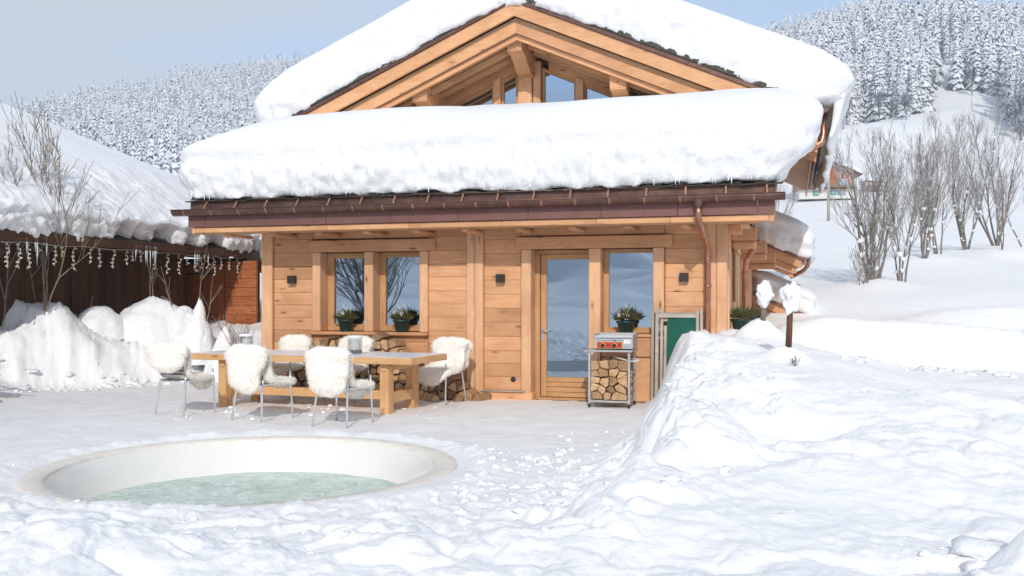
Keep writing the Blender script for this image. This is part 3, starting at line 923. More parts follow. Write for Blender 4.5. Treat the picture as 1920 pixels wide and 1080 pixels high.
for u in np.arange(-5.02 + .1, 3.9, .47):
    mb = MB(); pts = []
    for k in range(9):
        w = math.pi + math.pi * k / 8; pts.append((0, gy + (gr + .005) * math.cos(w), gz + (gr + .005) * math.sin(w)))
    pts.append((.02, gy + gr + .03, gz + .02))
    vs = []; 
    for (x, y, z) in pts: vs += [(x - .012, y, z), (x + .012, y, z)]
    mb.add(vs, [(2 * k, 2 * k + 1, 2 * k + 3, 2 * k + 2) for k in range(len(pts) - 1)])
    o = mb.build('gutter_strap', M['copper'], CH); o.location = (u, 0, 0)
# downpipes
mb = MB(); U = 2.83
mb.lathe([(.078, 2.865), (.075, 2.80), (.055, 2.72), (.05, 2.70)], U, gy, 16)
part('pipe_hopper', mb, M['gutter'])
pts = [(U, gy, 2.71), (U, gy, 2.62), (U, gy + .02, 2.56), (U + .01, gy + .10, 2.49), (U + .02, gy + .35, 2.40), (U + .04, -.30, 2.28), (U + .05, -.16, 2.22), (U + .05, -.11, 2.14), (U + .05, -.105, 2.0), (U + .05, -.105, .3)]
mb = MB(); mb.tube(pts, .044, 14); mb.tube([(U + .05, -.105, 1.70), (U + .05, -.105, 1.66)], .052, 14); mb.tube([(U + .05, -.105, 2.08), (U + .05, -.105, 2.05)], .050, 14)
part('downpipe', mb, M['copper'])
mb = MB(); mb.tube([(3.5, .75, 2.30), (3.49, .72, 2.24), (3.42, .80, 2.17), (3.36, .86, 2.08), (3.34, .88, 1.9), (3.34, .88, .4)], .045, 14); mb.tube([(3.34, .88, 1.90), (3.34, .88, 1.86)], .053, 14)
part('downpipe', mb, M['copper'])

# side wall on the right: upright boards, plate, posts and cantilevered beams
v = .14; i = 0
while v < 12.3:
    w = random.choice((.24, .28, .32)); pr = .03 if i % 4 == 0 else 0
    plank('side_board', 3.06 + pr, 3.13 + pr + rj(.003), v + .002, v + w - .003, .02, 2.5, 'spruce_z', c=.006)
    v += w; i += 1
plank('side_plate', 3.10, 3.33, .16, 12.2, 2.42, 2.56, 'spruce_y', c=.01)
for v in (2.1, 5.4):                                         # small side windows with raised lintels
    plank('side_lintel', 3.165, 3.22, v - .9, v + .1, 2.20, 2.40, 'spruce_y', c=.008)
    mb = MB(); mb.box(3.165, 3.18, v - .75, v - .05, 1.45, 2.19); part('shutter', mb, M['larch_z'])
for (v, u1, z1, z0) in ((.62, 3.52, 2.545, 2.225), (3.4, 3.60, 2.50, 2.16), (6.6, 3.70, 2.44, 2.10)):
    for q in (0, 1):
        za = z0 if q == 0 else z0 + (z1 - z0) * .36 + .003; zb = z0 + (z1 - z0) * .36 if q == 0 else z1
        plank('side_beam', 3.17, u1, v - .09 + .002 * q, v + .09, za, zb, 'spruce_x', c=.03 if q == 0 else .012)
# side porch roofs beyond
def lean_roof(v0, v1, u0, u1, za, zb, nm):
    sl = (zb - za) / (u1 - u0)
    mb = MB(); mb.prism([(u0 - .05, za + .10), (u1 + .12, zb + .10 + sl * .12), (u1 + .12, zb + .16 + sl * .12), (u0 - .05, za + .165)], 'y', v0 - .12, v1); part('porch_roof', mb, M['maroon'])
    for k, (dz0, dz1, dv, e) in enumerate(((-.10, .095, -.06, .05), (-.26, -.105, .02, -.06), (-.37, -.27, .10, -.12))):
        mb = MB(); mb.prism([(u0, za + dz0), (u1 + e, zb + dz0 + sl * e), (u1 + e, zb + dz1 + sl * e), (u0, za + dz1)], 'y', v0 + dv, v0 + dv + .06)
        part('verge_board', mb, M['spruce_x'])
    mb = MB(); mb.prism([(u0, za - .02), (u1, zb - .02), (u1, zb + .09), (u0, za + .09)], 'y', v0 + .17, v1); part('porch_deck', mb, M['soffit'])
lean_roof(8.0, 11.5, 3.16, 4.17, 2.70, 2.27, 'a')
lean_roof(9.0, 12.0, 3.16, 4.28, 1.50, 1.02, 'b')
mb = MB(); mb.tube([(4.36, 8.0, 2.38), (4.36, 8.0, 2.30), (4.34, 8.05, 2.2), (4.25, 8.2, 2.10), (4.0, 8.4, 1.98)], .045, 12); part('downpipe', mb, M['copper'])
mb = MB(); vs, fs = half_round(7.9, 11.4, 4.36, 2.40, .06, axis='y'); mb.add(vs, fs, 0, True); part('gutter', mb, M['gutter'])
def z_pa(u, v): return 2.86 - .42 * (u - 3.16)
place_local(slab(3.18, 4.42, 7.85, 11.6, z_pa, .80, .30, .06, seed=5, hem=.05), 'snow piled on the side porch roof at the right of the chalet', 'snow')
def z_pb(u, v): return 1.66 - .43 * (u - 3.16)
place_local(slab(3.20, 4.50, 8.85, 12.1, z_pb, .60, .26, .06, seed=6, hem=.05), 'snow on the lowest side roof beneath the porch at the right', 'snow')

# gable: verge boards in three tiers, metal edge, soffits, purlins, glazed wall
def zr(u, d): return MR_A - MR_S * abs(u - MR_U) + d
def verge(u0, u1, d0, d1, v0, v1, name, mat):
    """board following the roof slope from the ridge to one eave"""
    mb = MB(); mb.prism([(u0, zr(u0, d0)), (u1, zr(u1, d0)), (u1, zr(u1, d1)), (u0, zr(u0, d1))], 'y', v0, v1)
    return part(name, mb, M[mat])
for s in (-1, 1):
    e = MR_U + s * 4.95
    verge(MR_U, e, -.02, .055, 1.94, 13.0, 'roof_deck', 'slate')
    verge(MR_U, e, -.10, -.025, 1.965, 2.02, 'metal_verge', 'gutter')
    a, b = (MR_U, e) if s > 0 else (e, MR_U)
    verge(MR_U, e, -.335, -.105, 2.0, 2.06, 'verge_board', 'spruce_x')
    verge(MR_U, e, -.42, -.34, 2.13, 2.19, 'verge_board', 'soffit')
    verge(MR_U, e, -.60, -.425, 2.12, 2.18, 'verge_board', 'spruce_x')
    verge(MR_U, e, -.70, -.605, 2.20, 2.26, 'verge_board', 'spruce_x')
    # soffit boards between verge and wall
    for i in range(5):
        v0 = 2.28 + i * .2; dd = -.60 - .012 * i
        mb = MB(); mb.prism([(MR_U, zr(MR_U, dd)), (e, zr(e, dd)), (e, zr(e, dd + .02)), (MR_U, zr(MR_U, dd + .02))], 'y', v0 + .003, v0 + .197)
        part('soffit_board', mb, M['soffit'])
    for (dv, dd) in ((2.55, -.72), (2.95, -.74)):
        verge(MR_U + s * .1, e, dd, dd + .09, dv, dv + .10, 'rafter', 'soffit')
    # long eave soffit of the side, seen from below
    n = 22
    for i in range(n):
        v0 = 3.4 + i * .43
        mb = MB(); ei = e; wi = MR_U + s * 3.7
        mb.prism([(wi, zr(wi, -.16)), (ei, zr(ei, -.16)), (ei, zr(ei, -.12)), (wi, zr(wi, -.12))], 'y', v0 + .006, v0 + .424)
        part('soffit_board', mb, M['soffit'])
    plank('eave_fascia', e - .03 if s > 0 else e, e if s > 0 else e + .03, 2.05, 13, zr(e, -.30), zr(e, -.02), 'spruce_y', c=.004)
mb = MB(); vs, fs = half_round(1.95, 13, MR_U + 4.95 + .09, zr(MR_U + 4.95, -.04), .075, axis='y'); mb.add(vs, fs, 0, True)
vs = [(MR_U + 5.04, 1.95, zr(MR_U + 4.95, -.04))] + [(MR_U + 5.04 + .075 * math.cos(math.pi + math.pi * k / 10), 1.95, zr(MR_U + 4.95, -.04) + .075 * math.sin(math.pi + math.pi * k / 10)) for k in range(11)]
mb.add(vs, [(0, k, k + 1) for k in range(1, 11)]); part('gutter', mb, M['gutter'])
for v in np.arange(2.2, 12.9, .42):
    mb = MB(); pts = []
    for k in range(9):
        w = math.pi + math.pi * k / 8; pts.append((MR_U + 5.04 + .082 * math.cos(w), zr(MR_U + 4.95, -.04) + .082 * math.sin(w)))
    vs = []
    for (x, z) in pts: vs += [(x, -.018, z), (x, .018, z)]
    mb.add(vs, [(2 * k, 2 * k + 1, 2 * k + 3, 2 * k + 2) for k in range(8)])
    o = mb.build('gutter_strap', M['copper'], CH); o.location = (0, v, 0)
uu = MR_U + 5.04; zg = zr(MR_U + 4.95, -.04)
mb = MB(); mb.tube([(uu, 2.25, zg - .05), (uu, 2.25, zg - .38), (uu - .03, 2.22, zg - .5), (uu - .14, 2.18, zg - .57), (uu - .55, 2.1, zg - .66), (uu - .9, 2.0, zg - .72)], .05, 14); part('downpipe', mb, M['copper'])
# upper side wall above the front roof: log courses
z = 2.72; i = 0
while z < zr(3.13, -.16):
    z1 = min(z + .2, zr(3.13, -.16))
    for (ux, w) in ((3.02, .11), (-4.15, .11)):
        plank('log_course', ux, ux + w, 3.4, 12.6, z + .004, z1 - .002, 'spruce_y', c=.02)
    z = z1; i += 1
def purlin(u0, u1, z0, z1, v0, v1):
    mb = MB()
    prof = [(v0, z1), (v0, z0 + .05), (v0 + .015, z0 + .012), (v0 + .05, z0)]
    for k in range(6):
        t = k / 5; prof.append((v0 + .12 + t * .5, z0 - .26 * t ** 1.3))
    prof += [(v1, z0 - .27), (v1, z1)]
    mb.prism(prof, 'x', u0, u1)
    return part('purlin', mb, M['spruce_y'])
purlin(-.76, -.50, 5.81, 6.16, 2.33, 3.5)
purlin(-2.54, -2.26, 5.03, 5.325, 2.33, 3.5)
purlin(1.05, 1.33, 5.03, 5.35, 2.33, 3.5)
# glazed gable wall
plank('gable_post', -.82, -.56, 3.22, 3.46, 3.4, 5.62, 'spruce_z', c=.012)
plank('gable_post', -.545, -.40, 3.26, 3.46, 3.4, 5.85, 'spruce_z', c=.012)
for s, pts_ in ((1, ((-.38, .26), (.40, 1.05), (1.3, 2.3))), (-1, ((-1.16, -.84), (-2.1, -1.30), (-3.1, -2.24)))):
    for (a, b) in pts_:
        fr = .045; d = -.86
        mb = MB()
        za, zb = zr(a, d), zr(b, d)
        mb.prism([(a, 3.6), (a + fr, 3.6), (a + fr, zr(a + fr, d)), (a, za)], 'y', 3.32, 3.40, 1)
        mb.prism([(b - fr, 3.6), (b, 3.6), (b, zb), (b - fr, zr(b - fr, d))], 'y', 3.32, 3.40, 1)
        mb.prism([(a + fr, zr(a + fr, d - .06)), (b - fr, zr(b - fr, d - .06)), (b - fr, zr(b - fr, d)), (a + fr, zr(a + fr, d))], 'y', 3.32, 3.40, 0)
        f = part('window', mb, [M['larch_x'], M['larch_z']])
        mg = MB(); mg.prism([(a + fr - .002, 3.6), (b - fr + .002, 3.6), (b - fr + .002, zr(b - fr, d - .05)), (a + fr - .002, zr(a + fr, d - .05))], 'y', 3.355, 3.365)
        mg.build('pane', M['glass'], f)
for (a, b) in ((.262, .398), (-1.298, -1.162)):
    mb = MB(); mb.prism([(a, 3.5), (b, 3.5), (b, zr(b, -.82)), (a, zr(a, -.82))], 'y', 3.24, 3.42); part('gable_stud', mb, M['spruce_z'])
for s in (-1, 1):                                              # boards between glazing and soffit
    e = MR_U + s * 4.6
    verge(MR_U + s * .3, e, -.855, -.655, 3.28, 3.42, 'gable_beam', 'spruce_x')
    for k in range(3):
        verge(MR_U + s * (.32), e, -.92 - 0 * k, -.858, 3.30, 3.318, 'window_head', 'larch_x') if k == 0 else None
for (a, b) in ((1.07, 1.30), (-2.24, -2.10)):
    mb = MB(); mb.prism([(a, 3.5), (b, 3.5), (b, zr(b, -.86)), (a, zr(a, -.86))], 'y', 3.30, 3.42); part('gable_panel', mb, M['spruce_z'])
for (a, b) in ((2.3, 3.12), (-4.1, -3.1)):
    mb = MB(); mb.prism([(a, 3.4), (b, 3.4), (b, zr(b, -.7)), (a, zr(a, -.7))], 'y', 3.30, 3.42); part('gable_panel', mb, M['spruce_x'])
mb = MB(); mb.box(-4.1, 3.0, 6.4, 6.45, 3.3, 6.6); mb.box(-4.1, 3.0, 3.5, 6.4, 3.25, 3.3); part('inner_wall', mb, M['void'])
# interior sloped ceiling with rafters seen through the gable glass
for s in (-1, 1):
    e = MR_U + s * 3.7
    for i in range(4):
        verge(MR_U, e, -.75, -.62, 3.7 + i * .6, 3.82 + i * .6, 'inner_rafter', 'soffit')
# rear and left walls close the volume
for (a, b, c_, d_) in ((-4.14, 3.1, 12.4, 12.5), (-4.16, -4.10, .16, 12.4)):
    mb = MB(); mb.box(a, b, c_, d_, 0, 2.7); part('rear_wall', mb, M['spruce_x'])
mb = MB(); mb.prism([(-4.1, 2.7), (3.1, 2.7), (3.1, zr(3.1, -.1)), (MR_U, zr(MR_U, -.1)), (-4.1, zr(-4.1, -.1))], 'y', 12.4, 12.5); part('rear_wall', mb, M['spruce_x'])
# ------------------------------------------------------------------ hot tub sunk in the snow
tx, ty, tr = TUB
T_ = thing('hot_tub', (tx, ty, 0), 0, 'large round cream hot tub sunk in the snow, with green water and a stone rim', 'hot tub')
mb = MB()
prof = [(tr - .195, .012), (tr - .21, -.005), (tr - .245, -.05), (tr - .31, -.16), (tr - .38, -.30), (tr - .50, -.42), (tr - .75, -.52), (tr - 1.3, -.62), (.0, -.66)]
mb.lathe(prof, n=128)
mb.build('shell', M['shell'], T_)
ns = 18
for i in range(ns):
    a0 = 2 * math.pi * i / ns + .001; a1 = 2 * math.pi * (i + 1) / ns - .001
    vs = []; fs = []; K = 7
    secs = [(tr - .197, -.03), (tr - .20, .016), (tr - .185, .032), (tr - .05, .040), (tr - .01, .030), (tr, .01), (tr, -.05)]
    for k in range(K):
        a = a0 + (a1 - a0) * k / (K - 1)
        for r_, z_ in secs: vs.append((r_ * math.cos(a), r_ * math.sin(a), z_))
    n = len(secs)
    for k in range(K - 1):
        for j in range(n - 1): fs.append((k * n + j, k * n + j + 1, (k + 1) * n + j + 1, (k + 1) * n + j))
    m_ = MB().add(vs, fs, 0, True); m_.add(vs[:n], [tuple(range(n))]); m_.add(vs[(K - 1) * n:], [tuple(range(n))[::-1]])
    m_.build('rim_stone', M['stone'], T_)
mb = MB(); mb.lathe([(tr - .19, .024), (tr - .04, .034), (tr - .01, .026), (tr - .01, -.06)], n=96); mb.build('mortar_bed', M['grout'], T_)
def water_mat():
    m, nt, p = mat_new('tub_water')
    v = coords(nt)
    n = noise(nt, v, 1.8, 6, .62, 1.6)
    foam = noise(nt, v, 4.5, 6, .7, 2.0)
    c = ramp(nt, n, [(.32, (.33, .48, .40)), (.5, (.48, .61, .53)), (.66, (.62, .71, .64))])
    c = mix(nt, ramp(nt, foam, [(.50, (0, 0, 0)), (.66, (.85, .85, .85))]), c, (.74, .82, .77))
    nt.links.new(c, p.inputs['Base Color'])
    p.inputs['Roughness'].default_value = .12; p.inputs['Specular IOR Level'].default_value = .35
    ad = nd(nt, 'ShaderNodeMath', operation='ADD'); nt.links.new(n, ad.inputs[0]); nt.links.new(noise(nt, v, 9, 3), ad.inputs[1])
    bump(nt, p, ad.outputs[0], .8, .05)
    return m
nr, na = 60, 150
rr, aa = np.meshgrid(np.linspace(.01, tr - .372, nr), np.linspace(0, 2 * np.pi, na, endpoint=False))
x = (rr * np.cos(aa)); y = (rr * np.sin(aa))
z = -.285 + .018 * fbm(x * 2.2, y * 3.0, 0, 4, 300) * (1 - .8 * sstep(1.1, 1.42, rr)) + .03 * np.exp(-((x - .35) ** 2 + (y + .2) ** 2) / .3) + .02 * np.exp(-((x + .6) ** 2 + (y - .3) ** 2) / .2)
V = np.stack([x.ravel(), y.ravel(), z.ravel()], 1)
i = np.arange(na)[:, None] * nr; i2 = (np.arange(na)[:, None] + 1) % na * nr; j = np.arange(nr - 1)[None, :]
F = np.stack([i + j, i + j + 1, i2 + j + 1, i2 + j], -1).reshape(-1, 4)
link('water', np_mesh('water', V, F), water_mat(), T_)

# ------------------------------------------------------------------ old barn on the left
BN = thing('old_barn', HO, -TH, 'old dark timber barn with a long low eave under deep snow at the left', 'barn')
def bp(name, mb, mat): return mb.build(name, mat, BN)
v = -7.0
while v < 4.4:
    w = random.uniform(.17, .27)
    plank('wall_board', -8.86, -8.80 + rj(.012), v + .002, v + w - .004, 1.0, 2.6, 'dark_z', BN, .006)
    if v > .4 or True:
        pass
    v += w
plank('beam', -8.90, -8.72, -7, 4.4, .92, 1.08, 'dark_x', BN, .02)
for v in (-3.0, -.2, 1.55, 3.0, 4.3):
    plank('post', -8.92, -8.74, v, v + .16, 0, 1.0, 'dark_z', BN, .02)
mb = MB(); mb.box(-10.4, -10.3, -7, 6, 0, 4); mb.box(-10.3, -8.9, 4.45, 4.5, 0, 1.0); bp('rear_wall', mb, M['void'])
plank('wall_plate', -8.92, -8.70, -7.2, 5.6, 2.42, 2.60, 'dark_x', BN, .02)
for v in np.arange(-6.9, 5.9, .62):                     # rafter ends
    mb = MB(); mb.prism([(-7.98, 2.46), (-7.98, 2.56), (-9.2, 3.05), (-9.2, 2.93)], 'y', -.05, .05)
    o = mb.build('rafter', M['dark_x'], BN); o.location = (0, v, 0)
mb = MB(); mb.prism([(-7.80, 2.53), (-7.80, 2.575), (-17.0, 6.26), (-17.0, 6.2)], 'y', -7.4, 5.95); bp('roof_deck', mb, M['void'])
plank('eave_board', -7.83, -7.79, -7.4, 5.95, 2.42, 2.57, 'dark_x', BN, .004)
mb = MB(); mb.prism([(-8.8, 2.2), (-8.8, 2.42), (-8.15, 2.50), (-8.2, 2.42)], 'y', 5.2, 5.34); bp('bracket', mb, M['dark_x'])
mb = MB(); mb.prism([(-8.22, 2.48), (-8.22, 2.10), (-8.18, 2.04), (-8.08, 2.04), (-8.04, 2.10), (-8.04, 2.48)], 'y', 5.55, 5.70); bp('bracket', mb, M['dark_x'])
# snow on it: deep above, thin ragged and lumpy towards the eave
def z_barn(u, v):
    d = np.clip(-7.85 - u, 0, None)
    lum = (billow(u * 2.6, v * 2.3, 0, 5, 401, .6) - .28) * .17 + (billow(u * 9, v * 6, 0, 3, 402) - .25) * .08
    return 2.56 + .40 * d + .50 * sstep(-.1, 2.1, d) + lum * (1 - sstep(.9, 3.0, d + .8 * vnoise(v * .5, u * .5, 0, 403)))
def mod_barn(u, v, H, N):
    e = sstep(-8.6, -7.9, u)
    gap = np.clip(fbm(v * 1.9, 0, 0, 3, 410, .6) - .15, 0, 1) * .35
    u = u - e * gap * (1 - sstep(.2, .8, H))
    return u, v, H
ba = slab(-17.2, -7.78, -7.4, 6.05, z_barn, .52, .30, .05, modify=mod_barn, seed=8, hem=.10, lump=6.0)
place_local(ba, 'vast smooth roof of snow with a lumpy ragged edge, on the old barn at the left')
# a few bare gaps at the eave show dark roofing
t = thing('red_shed', HO, -TH, 'reddish timber shed with closed double doors between the old barn and the chalet', 'shed')
z = .0
z = .95
while z < 2.35:
    for (a, b) in ((-12.2, -10.36), (-8.3, -7.5)):
        plank('plank', a, b, 5.33 + rj(.006), 5.41, z + .002, z + .197, 'red_x', t, .006)
    plank('plank', -10.36, -8.3, 5.33 + rj(.006), 5.41, z + .002, z + .197, 'red_x', t, .006) if z > 2.3 else None
    z += .2
for (a, b) in ((-10.34, -9.35), (-9.33, -8.32)):
    mb = MB(); w = (b - a) / 5
    mb.box(a, b, 5.35, 5.39, .96, 2.3)
    s = mb.build('door_leaf', M['red_z'], t)
    for k in range(5):
        MB().box(a + k * w + .004, a + (k + 1) * w - .004, 5.325, 5.35, .98, 2.28, 0, .006).build('board', M['red_z'], s)
    for zz in (1.12, 2.05):
        MB().box(a + .04, a + .75, 5.312, 5.324, zz, zz + .03).build('hinge', M['black'], s)
plank('rail', -12.2, -7.5, 5.27, 5.33, .86, .95, 'red_x', t, .01)
for k, u in enumerate(np.arange(-10.6, -7.5, .085)):
    mb = MB(); mb.box(-.03, .03, -.01, .01, 0, .85, 0, .005); o = mb.build('baluster', M['red_z'], t); o.location = (u, 5.295, .0)
mb = MB(); mb.box(-12.2, -7.5, 5.45, 5.49, 0, 2.42); mb.build('rear_wall', M['void'], t)
for k, (d0, d1, dv) in enumerate(((.0, .08, 0), (-.13, -.005, .02), (-.27, -.135, .04))):
    mb = MB(); mb.prism([(-10.2, 3.75 + d0), (-7.4, 2.05 + d0), (-7.4, 2.05 + d1), (-10.2, 3.75 + d1)], 'y', 6.2 + dv, 6.26 + dv)
    mb.build('verge_board', M['red_x'], t)
mb = MB(); mb.prism([(-10.2, 3.70), (-7.4, 2.0), (-7.4, 2.09), (-10.2, 3.79)], 'y', 6.3, 9.5); mb.build('roof_deck', M['dark_x'], t)
place_local(slab(-10.3, -7.3, 6.2, 9.6, lambda u, v: 3.86 - .607 * (u + 10.2), .5, .2, .07, seed=12), 'wedge of snow on the red shed roof seen between barn eave and chalet', 'snow')

# icicle light chain below the barn eave
LG = thing('light_chain', HO, -TH, 'string of frosted icicle lights hanging along the eave of the old barn', 'fairy lights')
mb = MB(); mb.tube([(-7.86, v, 2.40 + .01 * math.sin(v * 5)) for v in np.arange(-2.2, 5.8, .2)], .006, 5); mb.build('cable', M['glow'], LG)
vv = -2.1
while vv < 5.7:
    L = random.choice((.18, .26, .34, .42)); pts = [(-7.86, vv, 2.40)]; z = 2.40
    while z > 2.40 - L:
        z -= .035; pts.append((-7.86 + rj(.02), vv + rj(.035), z))
    mb = MB(); mb.tube(pts, .0075, 4)
    for p in pts[1::2]:
        mb.box(p[0] - .014, p[0] + .014, p[1] - .02 + rj(.02), p[1] + .02, p[2] - .012, p[2] + .012)
    mb.build('strand', M['glow'], LG); vv += random.uniform(.16, .42)
IC = MB()
for c_, n_ in ((1.9, 16), (-1.0, 5), (3.6, 6)):
    for k in range(n_):
        v0 = c_ + rj(.35); L = random.uniform(.12, .5)
        IC.tube([(-7.80, v0, 2.50), (-7.80, v0, 2.50 - L * .6), (-7.80, v0 + rj(.01), 2.50 - L)], [.012, .008, .001], 5)
ic = place_local(IC.mesh('icicles'), 'clump of thin icicles hanging from the barn eave behind the bare sapling', 'jar', 'icicles', 'icicles')
ic.data.materials.clear(); ic.data.materials.append(plain('ice', (.7, .75, .78), .1, 0, .05))
ic['kind'] = 'stuff'
# small icicles along the chalet eave
IC = MB()
for k in range(34):
    u = random.uniform(-4.95, 3.8); L = random.uniform(.02, .08)
    IC.tube([(u, -.99, 3.09), (u + rj(.004), -.99, 3.06 - L * .5), (u, -.99, 3.06 - L)], [.012, .007, .001], 5)
ic2 = place_local(IC.mesh('icicles'), 'row of small icicles along the hem of the front roof snow', 'jar', 'icicles', 'icicles')
ic2.data.materials.clear(); ic2.data.materials.append(bpy.data.materials['ice']); ic2['kind'] = 'stuff'

# ------------------------------------------------------------------ table
TA = math.radians(-20)
FR_ = Vector((-1.30, 12.3, 0)); ax = Vector((-math.cos(TA), -math.sin(TA), 0)); ay = Vector((-math.sin(TA), math.cos(TA), 0))
LEN, WID = 3.35, 1.1
tc = FR_ + ax * LEN / 2 + ay * WID / 2
TB = thing('dining_table', tc, TA, 'long pine trestle table with a frosted top on the snowy terrace', 'table')
hl, hw = LEN / 2, WID / 2
n = 6; w = WID / n
for k in range(n):
    plank('top_board', -hl, hl, -hw + k * w + .001, -hw + (k + 1) * w - .001, .675, .735, 'table_x', TB, .006)
plank('apron', -hl - .03, hl + .03, -hw - .03, -hw - .001, .655, .742, 'table_x', TB, .006)
plank('apron', hl + .001, hl + .03, -hw, hw, .655, .742, 'table_y', TB, .006)
plank('apron', -hl - .03, -hl - .001, -hw, hw, .655, .742, 'table_y', TB, .006)
for sx in (-1, 1):
    X = sx * (hl - .42)
    for sy in (-1, 1):
        Y = sy * .38
        plank('leg', X - .065, X + .065, Y - .08, Y + .08, -.02, .63, 'table_z', TB, .008)
    plank('top_crossbar', X - .05, X + .05, -.48, .48, .56, .672, 'table_y', TB, .01)
    plank('lower_crossbar', X - .05, X + .05, -.299, .299, .13, .27, 'table_y', TB, .01)
plank('stretcher', -hl + .47, hl - .47, -.06, .06, .14, .26, 'table_x', TB, .01)
nx, ny = 120, 40
gx, gy_ = np.meshgrid(np.linspace(-hl - .01, hl + .01, nx), np.linspace(-hw - .01, hw + .01, ny))
gz_ = .748 + .006 * fbm(gx * 5, gy_ * 5, 0, 4, 500)
edge = np.minimum(np.minimum(gx + hl + .01, hl + .01 - gx), np.minimum(gy_ + hw + .01, hw + .01 - gy_))
gz_ = np.where(edge < .005, .7425, gz_)
i = np.arange(ny - 1)[:, None] * nx; j = np.arange(nx - 1)[None, :]
F = np.stack([i + j, i + j + 1, i + nx + j + 1, i + nx + j], -1).reshape(-1, 4)
frost = plain('frost_film', (.80, .83, .87), .3, 0, .08, 12, .3)
link('frost_sheet', np_mesh('frost_sheet', np.stack([gx.ravel(), gy_.ravel(), gz_.ravel()], 1), F), frost, TB)

# glass lanterns with candles
def lantern(x, y, lab, s=1.0):
    t = thing('candle_jar', (x, y, .752), 0, lab, 'candle jar', 'glass candle jars on the table')
    MB().lathe([(0, .0), (.095 * s, .0), (.10 * s, .01), (.10 * s, .20), (.092 * s, .222), (.085 * s, .224), (.092 * s, .205), (.092 * s, .012), (0, .012)], n=28).build('jar', M['jar'], t)
    MB().lathe([(0, .05), (.068 * s, .05), (.07 * s, .055), (.07 * s, .175), (.06 * s, .182), (0, .178)], n=24).build('candle', M['wax'], t)
    MB().lathe([(0, .0125), (.09 * s, .0125), (.09 * s, .05), (0, .055)], n=24).build('gravel_bed', M['slate'], t)
    MB().lathe([(.078 * s, .222), (.088 * s, .243), (.102 * s, .245), (.106 * s, .222), (.098 * s, .212)], n=24).build('snow_rim', M['snow'], t)
lantern(-3.78, 13.75, 'glass candle jar standing near the left end of the frosted table', .95)
lantern(-2.14, 13.15, 'glass candle jar nearer the right end of the table, snow on its rim', 1.05)

# ------------------------------------------------------------------ chairs and sheepskins
def make_chair():
    t = thing('metal_chair', (0, 0, 0), 0, 'x', 'chair')
    def tb(name, pts, r=.0125, mat='alu'):
        mb = MB(); mb.tube(pts, r, 8); return mb.build(name, M[mat], t)
    for s in (-1, 1):
        # rear leg rises into the arm hoop
        tb('leg', [(s * .235, -.30, 0), (s * .205, -.235, .45), (s * .20, -.225, .56)])
        tb('leg', [(s * .255, .26, 0), (s * .24, .235, .45), (s * .24, .23, .58)])
        pts = [(s * .24, .23, .58)]
        for k in range(9):
            a = k / 8 * math.pi; pts.append((s * (.24 - .02 * math.sin(a)), .0 + .23 * math.cos(a), .58 + .10 * math.sin(a)))
        pts[-1] = (s * .20, -.225, .56)
        tb('arm', pts)
        tb('back_post', [(s * .20, -.225, .56), (s * .20, -.25, .70), (s * .19, -.275, .84)])
    tb('back_rail', [(-.19, -.275, .84), (-.17, -.285, .875), (-.10, -.29, .89), (.10, -.29, .89), (.17, -.285, .875), (.19, -.275, .84)])
    tb('seat_rim', [(-.21, -.23, .44), (-.235, 0, .445), (-.235, .22, .45), (-.20, .25, .45), (.20, .25, .45), (.235, .22, .45), (.235, 0, .445), (.21, -.23, .44), (-.21, -.23, .44)], .010)
    mb = MB()
    for k in range(11): mb.box(-.215, .215, -.22 + k * .042, -.22 + k * .042 + .03, .447, .455)
    mb.build('seat', M['weave'], t)
    mb = MB()
    for k in range(8):
        z = .52 + k * .042
        mb.box(-.185, .185, -.235 - k * .005 - .004, -.235 - k * .005 + .004, z, z + .03)
    mb.build('backrest', M['weave'], t)
    return t
def fleece_mat():
    m, nt, p = mat_new('sheepskin')
    v = coords(nt)
    n = noise(nt, v, 6, 4, .6)
    c = ramp(nt, n, [(.3, (.84, .79, .71)), (.65, (.92, .89, .83))])
    nt.links.new(c, p.inputs['Base Color']); p.inputs['Roughness'].default_value = .95
    p.inputs['Specular IOR Level'].default_value = .1
    p.inputs['Sheen Weight'].default_value = .25
    return m
M['fleece'] = fleece_mat()
